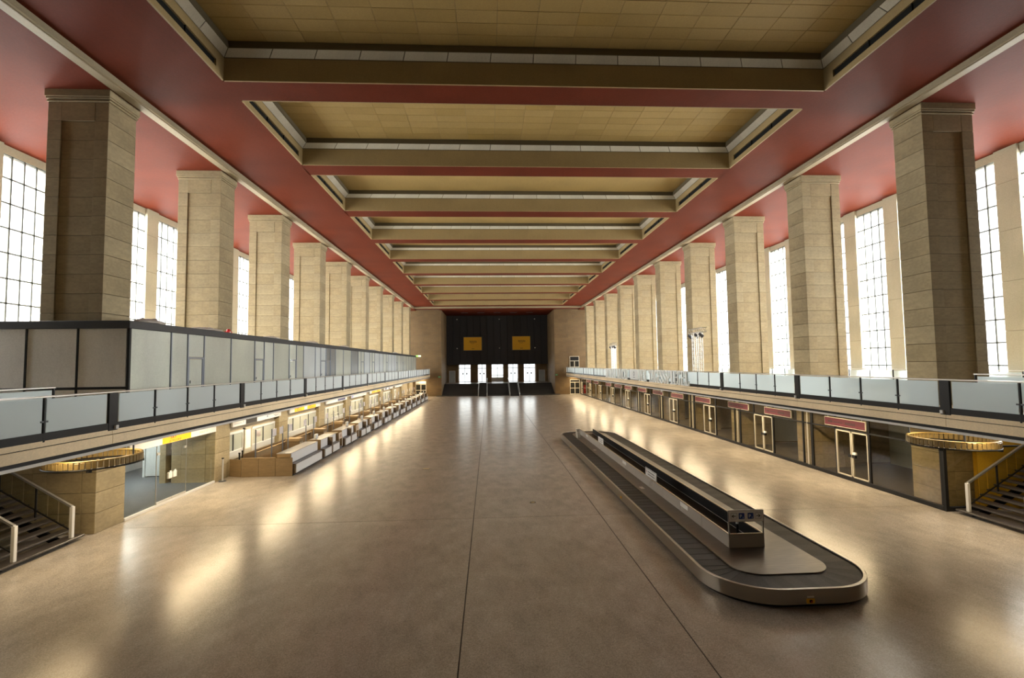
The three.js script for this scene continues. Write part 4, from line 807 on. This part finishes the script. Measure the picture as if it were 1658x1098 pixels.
// ------------------------------------------------------------------ baggage carousel
{
  const XL = 3.15, XR = 6.8, Z0 = -9.48, Z1 = -32.2, R = 1.3;
  const t = thing('baggage_carousel', 'long steel baggage carousel with a dark plated belt standing on the hall floor', 'carousel', null, (XL + XR) / 2, 0, (Z0 + Z1) / 2);
  const hx = (XR - XL) / 2, hz = (Z0 - Z1) / 2;
  const loop = (ins, n = 12) => {                          // points of the rounded rectangle, inset by ins, in (x, z)
    const a = hx - ins, b = hz - ins, r = Math.max(0.25, R - ins * 1.0), out = [];
    for (const [cx, cz, s] of [[a - r, b - r, 0], [-(a - r), b - r, 1], [-(a - r), -(b - r), 2], [a - r, -(b - r), 3]]) for (let k = 0; k <= n; k++) { const w = s * HALF + k / n * HALF; out.push([cx + Math.cos(w) * r, cz + Math.sin(w) * r]); }
    return out;
  };
  const solid = (ins, y0, y1, hole, bev = 0) => {
    const sh = new THREE.Shape(loop(ins, 20).map(([x, z]) => new THREE.Vector2(x, -z)).reverse());
    if (hole !== undefined) sh.holes.push(new THREE.Path(loop(hole, 20).map(([x, z]) => new THREE.Vector2(x, -z))));
    const g = new THREE.ExtrudeGeometry(sh, { depth: y1 - y0 - 2 * bev, bevelEnabled: bev > 0, bevelThickness: bev, bevelSize: bev, bevelOffset: -bev, bevelSegments: 2 });
    g.rotateX(-HALF); g.translate(0, y0 + bev, 0); return g;
  };
  obj('plinth', solid(0.1, 0, 0.11, 0.3), M.black, t);
  // skirt with smooth normals
  const skirtG = (ins, y0, y1) => { const p = loop(ins, 16), ps = [], us = [], ns = []; let u = 0; for (let k = 0; k < p.length; k++) { const a = p[k], b = p[(k + 1) % p.length], L = Math.hypot(b[0] - a[0], b[1] - a[1]); if (L < 1e-5) continue; const na = nrm(k, p), nb = nrm((k + 1) % p.length, p); const q = [[a, y0, u, na], [b, y0, u + L, nb], [b, y1, u + L, nb], [a, y1, u, na]]; for (const i of [0, 2, 1, 0, 3, 2]) { const [w, y, uu, n] = q[i]; ps.push(w[0], y, w[1]); us.push(uu * 0.02, y); ns.push(n[0], 0, n[1]); } u += L; } return geo(ps, us, ns); };
  function nrm(k, p) { const per = 17, s = Math.floor(k / per), w = s * HALF + (k % per) / 16 * HALF; return [Math.cos(w), Math.sin(w)]; }
  obj('skirt', [skirtG(0, 0.085, 0.36)], M.steelSkirt, t);
  obj('skirt_lining', solid(0.012, 0.09, 0.352, 0.06), M.darkAlu, t);
  obj('rim', solid(0, 0.352, 0.385, 0.075, 0.01), M.steel, t);
  obj('inner_platform', solid(0.73, 0.25, 0.378, undefined, 0.008), M.steelTop, t);
  obj('belt_bed', solid(0.07, 0.25, 0.335, 0.75), M.black, t);
  // overlapping belt plates
  const samp = (ins) => { const p = loop(ins, 24), acc = [0]; for (let k = 1; k <= p.length; k++) { const a = p[k - 1], b = p[k % p.length]; acc.push(acc[k - 1] + Math.hypot(b[0] - a[0], b[1] - a[1])); } return (f) => { const d = f * acc[p.length]; let k = 0; while (k < p.length - 1 && acc[k + 1] < d) k++; const w = (d - acc[k]) / Math.max(1e-6, acc[k + 1] - acc[k]), a = p[k], b = p[(k + 1) % p.length]; return [a[0] + (b[0] - a[0]) * w, a[1] + (b[1] - a[1]) * w]; }; };
  // same corner/straight parameter for the inner and outer edge
  const path = (ins, n) => { const p = loop(ins, n), out = []; for (let c = 0; c < 4; c++) { for (let k = 0; k < n; k++) out.push(p[c * (n + 1) + k]); const a = p[c * (n + 1) + n], b = p[((c + 1) % 4) * (n + 1)], seg = c % 2 ? 60 : 4; for (let k = 0; k < seg; k++) out.push([a[0] + (b[0] - a[0]) * k / seg, a[1] + (b[1] - a[1]) * k / seg]); } return out; };
  const po = path(0.08, 7), pi = path(0.725, 7), mats = [M.belt, std({ color: C(0.025, 0.0215, 0.0185), map: texBelt, roughness: 0.56 })];
  for (let k = 0; k < po.length; k++) {
    const n = (k + 1) % po.length, a = po[k], b = po[n], c = pi[n], d = pi[k], y0 = 0.349, y1 = 0.354, ps = [], us = [];
    const V = [[a, y1], [b, y0], [c, y0], [d, y1]], tri = (q) => { for (const i of q) { ps.push(V[i][0][0], V[i][1], V[i][0][1]); us.push(V[i][0][0], V[i][0][1]); } };
    tri([0, 2, 1]); tri([0, 3, 2]);
    for (const [u, w] of [[0, 3]]) { const A = V[u], B = V[w]; const Q = [[A[0], 0.33], [B[0], 0.33], [B[0], y1], [A[0], y1]]; for (const i of [0, 1, 2, 0, 2, 3, 0, 2, 1, 0, 3, 2]) { ps.push(Q[i][0][0], Q[i][1], Q[i][0][1]); us.push(Q[i][0][0], Q[i][1]); } }
    obj('belt_plate', geo(ps, us), mats[k % 2], t);
  }
  // central fence
  const ox = -(XL + XR) / 2, oz = -(Z0 + Z1) / 2, B = (x0, x1, y0, y1, z0, z1, c = 0.006) => cb(x0 + ox, x1 + ox, y0, y1, z0 + oz, z1 + oz, c);
  const FL = 4.37, FR = 5.28, zA = -11.7, zB = -31.0, np = 13;
  for (let n = 0; n < np; n++) { const a = zA + (zB - zA) * (n + 1) / np + 0.004, b = zA + (zB - zA) * n / np - 0.004; obj('fence_panel', B(FL, FL + 0.03, 0.376, 0.7, a, b), M.fence, t); obj('fence_panel', B(FR - 0.03, FR, 0.376, 0.7, a, b), M.fence, t); }
  obj('fence_panel', B(FL, FR, 0.376, 0.7, zA, zA + 0.03), M.fence, t);
  obj('fence_cap', [B(FL - 0.008, FL + 0.045, 0.7, 0.725, zB, zA + 0.035), B(FR - 0.045, FR + 0.008, 0.7, 0.725, zB, zA + 0.035), B(FL, FR, 0.7, 0.725, zA, zA + 0.035)], M.fenceCap, t);
  obj('trough_lining', B(FL + 0.031, FL + 0.04, 0.41, 0.695, zB, zA - 0.01), M.black, t); obj('trough_lining', B(FR - 0.04, FR - 0.031, 0.41, 0.695, zB, zA - 0.01), M.black, t);
  obj('trough_floor', B(FL + 0.03, FR - 0.03, 0.376, 0.39, zB, zA), M.black, t);
  const sp = grp('direction_sign', t);
  obj('sign_post', [B(FL, FL + 0.035, 0.72, 1.29, zA, zA + 0.035), B(FR - 0.035, FR, 0.72, 1.29, zA, zA + 0.035)], M.fence, sp);
  obj('sign_board', B(FL, FR, 1.01, 1.3, zA, zA + 0.04), M.fence, sp);
  const psign = printed(560, 170, (g, w, h) => {
    g.fillStyle = '#fbfaf7'; g.fillRect(0, 0, w, h);
    const box = (x, dark) => { g.fillStyle = dark ? '#16409a' : '#ffffff'; g.strokeStyle = '#4b4a48'; g.lineWidth = 3; g.beginPath(); g.roundRect ? g.roundRect(x, 38, 94, 94, 12) : g.rect(x, 38, 94, 94); g.fill(); if (!dark) g.stroke(); };
    box(36, 0); box(160, 1); box(306, 1); box(430, 0);
    g.fillStyle = '#eceae6'; g.font = 'bold 74px sans-serif'; g.fillText('P', 172, 112); g.fillText('P', 318, 112); g.font = 'bold 32px sans-serif'; g.fillText('2', 222, 122); g.fillText('3', 368, 122);
    g.strokeStyle = '#15140f'; g.lineWidth = 10; const arrow = (x, d) => { g.beginPath(); g.moveTo(x - 30 * d, 85); g.lineTo(x + 28 * d, 85); g.moveTo(x + 4 * d, 62); g.lineTo(x + 30 * d, 85); g.lineTo(x + 4 * d, 108); g.stroke(); };
    arrow(83, -1); arrow(477, 1);
  });
  faceplate('sign_print', FR - FL - 0.03, 0.265, psign, sp, (FL + FR) / 2 + ox, 1.155, zA + 0.042 + oz, 0);
  const warn = printed(256, 96, (g, w, h) => { g.fillStyle = '#d2d0cc'; g.fillRect(0, 0, w, h); g.strokeStyle = '#5a5650'; g.lineWidth = 5; g.strokeRect(3, 3, w - 6, h - 6); g.fillStyle = '#a04a44'; g.fillRect(22, 24, 12, 26); g.fillStyle = '#4c4844'; for (let k = 0; k < 9; k++) { g.fillRect(60 + k * 18, 26, 13, 15); g.fillRect(60 + k * 18, 56, 13, 15); } });
  for (const [a, b] of [[-17.85, -16.67], [-25.6, -24.45]]) { const wb = grp('warning_board', t); obj('board', B(FL - 0.02, FL - 0.005, 0.74, 1.06, a, b), M.paper, wb); faceplate('board_print', b - a - 0.02, 0.3, warn, wb, FL - 0.023 + ox, 0.9, (a + b) / 2 + oz, -HALF); obj('board_bracket', B(FL - 0.012, FL, 0.52, 0.76, (a + b) / 2 - 0.05, (a + b) / 2 + 0.05), M.alu, wb); }
  for (const [a, b] of [[-14.65, -14.1], [-21.0, -20.45], [-28.9, -28.4]]) obj('sticker', B(FL - 0.004, FL, 0.55, 0.68, a, b, 0.001), M.paper, t);
  for (const z of [-17.35, -25.1]) obj('sticker', B(4.0, 4.14, 0.378, 0.381, z - 0.25, z + 0.05, 0.001), M.signPink, t);
  for (const [x, z] of [[4.0, -29.5], [4.22, -30.9]]) obj('chrome_post', [cyl(x + ox, 0.378, 0.72, z + oz, 0.12, 20)], M.alu, t);
  { const b = grp('inner_post', t); obj('post', cyl(4.98 + ox, 0.39, 0.92, -12.4 + oz, 0.03, 10), M.black, b); obj('band', cyl(4.98 + ox, 0.72, 0.8, -12.4 + oz, 0.032, 10), M.white, b); }
  for (const z of [-16.95, -27.37]) obj('marker_light', B(XL - 0.02, XL + 0.01, 0.16, 0.23, z - 0.06, z + 0.06), M.signYellow, t);
  { const e = obj('stop_plate', B(4.82, 4.99, 0.105, 0.2, Z0 - 0.01, Z0 + 0.012, 0.003), M.signYellow, t); obj('stop_button', B(4.875, 4.935, 0.125, 0.18, Z0, Z0 + 0.03, 0.008), M.black, e); obj('button_cap', B(4.89, 4.92, 0.135, 0.165, Z0 + 0.02, Z0 + 0.035, 0.005), M.redPaint, e); obj('stop_label', B(4.835, 4.98, 0.21, 0.25, Z0, Z0 + 0.008, 0.002), M.paper, e); }
}
// floor hatches
{
  const a = thing('floor_outlet', 'small square dark-edged hatch set in the floor', 'hatch', null, -4.62, 0.0, -23.3);
  obj('rim', [bx(-0.17, 0.17, 0, 0.004, 0.1, 0.14), bx(-0.17, 0.17, 0, 0.004, -0.14, -0.12), bx(0.15, 0.17, 0, 0.004, -0.14, 0.14)], M.black, a); obj('lid', bx(-0.16, 0.15, 0, 0.003, -0.12, 0.1), M.brass, a);
  const b = thing('floor_outlet', 'small round dark-edged cap set in the floor', 'hatch', null, 0.0, 0, -17.29);
  obj('rim', new THREE.LatheGeometry([[0.08, 0], [0.08, 0.005], [0.11, 0.005], [0.11, 0]].map(([x, y]) => new THREE.Vector2(x, y)), 24), M.black, b); obj('lid', cyl(0, 0, 0.003, 0, 0.08, 20), M.brass, b);
}
// ------------------------------------------------------------------ far end
{
  [[-3.29, -1.9, 'left escalator with bright balustrades in front of the entrance doors'], [1.74, 3.28, 'right escalator with bright balustrades in front of the entrance doors']].forEach(([a, b, lab]) => {
    const t = thing('escalator', lab, 'escalator', 'escalators at the far end', (a + b) / 2, 0, -75.2), w = (b - a) / 2;
    obj('truss', prismX([[0, 0], [-0.9, 0], [-7, 1.5], [-7, 1.9], [-6.4, 1.9], [-0.7, 0.25], [0, 0.12]], -w + 0.1, w - 0.1), M.stageStep, t);
    for (const s of [-1, 1]) {
      obj('balustrade', prismX([[0.35, 0.05], [-0.8, 0.05], [-6.4, 1.7], [-7.2, 1.7], [-7.2, 2.6], [-6.4, 2.6], [-0.7, 0.95], [0.15, 0.95], [0.4, 0.75]], s * w - 0.03, s * w + 0.03), M.clear, t);
      obj('hand_rail', tube([[s * w, 0.1, 0.42], [s * w, 0.75, 0.42], [s * w, 0.97, 0.15], [s * w, 0.97, -0.7], [s * w, 2.63, -6.4], [s * w, 2.63, -7.2]], 0.05, 8), M.alu, t);
      obj('skirt', prismX([[0.35, 0], [-0.8, 0], [-6.4, 1.6], [-7.2, 1.6], [-7.2, 1.9], [-6.4, 1.95], [-0.7, 0.32], [0.35, 0.3]], s * w - 0.05, s * w + 0.05), M.alu, t);
    }
  });
  const ys = printed(320, 232, (g, w, h) => { g.fillStyle = '#c79400'; g.fillRect(0, 0, w, h); g.fillStyle = 'rgba(60,45,0,0.55)'; for (let k = 0; k < 6; k++) g.fillRect(105 + k * 22, 62 + (k % 2) * 4, 15, 34); for (let k = 0; k < 4; k++) g.fillRect(130 + k * 16, 106, 11, 10); g.fillRect(140, 200, 50, 12); });
  [[-6.1, -2.86, 10.03, 7.66, 'left yellow poster board with faint lettering on the black panel wall'], [2.77, 6.02, 10.1, 7.66, 'right yellow poster board with faint lettering on the black panel wall']].forEach(([a, b, y1, y0, lab]) => {
    const t = thing('poster_board', lab, 'sign', 'yellow poster boards', (a + b) / 2, y0, -85.96);
    obj('frame', cb((a - b) / 2 - 0.1, (b - a) / 2 + 0.1, -0.1, y1 - y0 + 0.1, -0.04, 0.04, 0.02), std({ color: C(0.06, 0.052, 0.045), roughness: 0.5 }), t);
    faceplate('poster_print', b - a, y1 - y0, ys, t, 0, (y1 - y0) / 2, 0.045, 0);
  });
  // doors in the end wall
  const wallDoor = (n, x0, x1, y0, y1, trans, label) => {
    const d = structure(grp('door_' + n), label); d.position.set((x0 + x1) / 2, y0, ZE); const w = (x1 - x0) / 2, h = y1 - y0;
    obj('opening', bx(-w, w, 0, h, -0.02, 0.01), M.black, d);
    obj('door_frame', [cb(-w, -w + 0.08, 0, h, 0, 0.08, 0.01), cb(w - 0.08, w, 0, h, 0, 0.08, 0.01), cb(-0.06, 0.06, 0, trans, 0, 0.08, 0.01), cb(-w, w, h - 0.08, h, 0, 0.08, 0.01), cb(-w, w, trans - 0.05, trans + 0.05, 0, 0.08, 0.01), cb(-w, w, 0.95, 1.05, 0.01, 0.1, 0.01), cb(-w, w, 0, 0.1, 0, 0.08, 0.01)], M.aluPaint, d);
    for (const s of [-1, 1]) { const p = obj('pane', plate(w - 0.15, trans - 0.1), M.clear, d); p.position.set(s * w / 2, trans / 2, 0.04); }
    return d;
  };
  wallDoor(6, 11.69, 13.32, 0, 2.4, 1.95, 'glazed double door under the right balcony'); wallDoor(7, -13.43, -11.71, 0, 2.42, 1.95, 'glazed double door under the left balcony'); wallDoor(8, 11.7, 13.3, 3.45, 6.22, 2.0, 'dark glazed double door on the right balcony');
  const hb = thing('door_header', 'white box above the glazed door under the left balcony', 'sign', null, -12.57, 2.42, ZE + 0.1); obj('box', cb(-0.85, 0.85, -0.38, 0.0, -0.08, 0.02, 0.02), M.whiteTrim, hb); obj('box_lip', cb(-0.87, 0.87, -0.0, 0.03, -0.08, 0.03, 0.01), M.alu, hb);
  const fb = thing('fire_cabinet', 'tall red fire equipment cabinet beside the glazed door', 'cabinet', null, 14.1, 0, ZE + 0.15);
  obj('cabinet_body', cb(-0.16, 0.16, 0.12, 1.5, -0.14, 0.1, 0.015), M.redPaint, fb); obj('foot', cb(-0.14, 0.14, 0, 0.12, -0.12, 0.08, 0.01), M.black, fb); obj('handle', cb(0.08, 0.11, 0.8, 0.95, 0.1, 0.13, 0.005), M.alu, fb);
  const fx = thing('fire_extinguisher', 'small red fire extinguisher on the floor by the red cabinet', 'extinguisher', null, 13.62, 0, ZE + 0.3); obj('cylinder', [cyl(0, 0, 0.45, 0, 0.08, 16), cyl(0, 0.45, 0.52, 0, 0.08, 16, 0.03)], M.redPaint, fx); obj('valve', cyl(0, 0.52, 0.6, 0, 0.03, 10), M.black, fx);
  // side doors of the landing
  [[-8.37, 'pale service door on the left of the entrance landing'], [8.32, 'pale service door on the right of the entrance landing']].forEach(([x, lab]) => { const t = thing('service_door', lab, 'door', 'landing service doors', x, 1.752, -87.98); obj('leaf', cb(-0.5, 0.5, 0, 2.1, 0, 0.05, 0.01), M.wallGrey, t); obj('door_frame', [cb(-0.58, -0.5, 0, 2.16, 0, 0.07, 0.01), cb(0.5, 0.58, 0, 2.16, 0, 0.07, 0.01), cb(-0.58, 0.58, 2.1, 2.18, 0, 0.07, 0.01)], M.whiteTrim, t); obj('door_handle', cb(0.36, 0.42, 0.95, 1.1, 0.05, 0.09, 0.01), M.alu, t); });
  [[-9.6, 3.0, ZE + 0.02, 'small green escape sign on the left of the portal'], [9.5, 3.1, ZE + 0.02, 'small green escape sign on the right of the portal']].forEach(([x, y, z, lab]) => { const t = thing('escape_sign', lab, 'sign', 'green escape signs', x, y, z); obj('plate', cb(-0.2, 0.2, 0, 0.22, -0.02, 0.01, 0.003), M.green, t); obj('arrow', cb(-0.12, 0.1, 0.09, 0.13, 0.01, 0.014, 0.001), M.white, t); });
}

// ------------------------------------------------------------------ hand over
scene.traverse((o) => { if (o.isMesh) { o.castShadow = true; o.receiveShadow = true; } });
renderer.render(scene, camera);
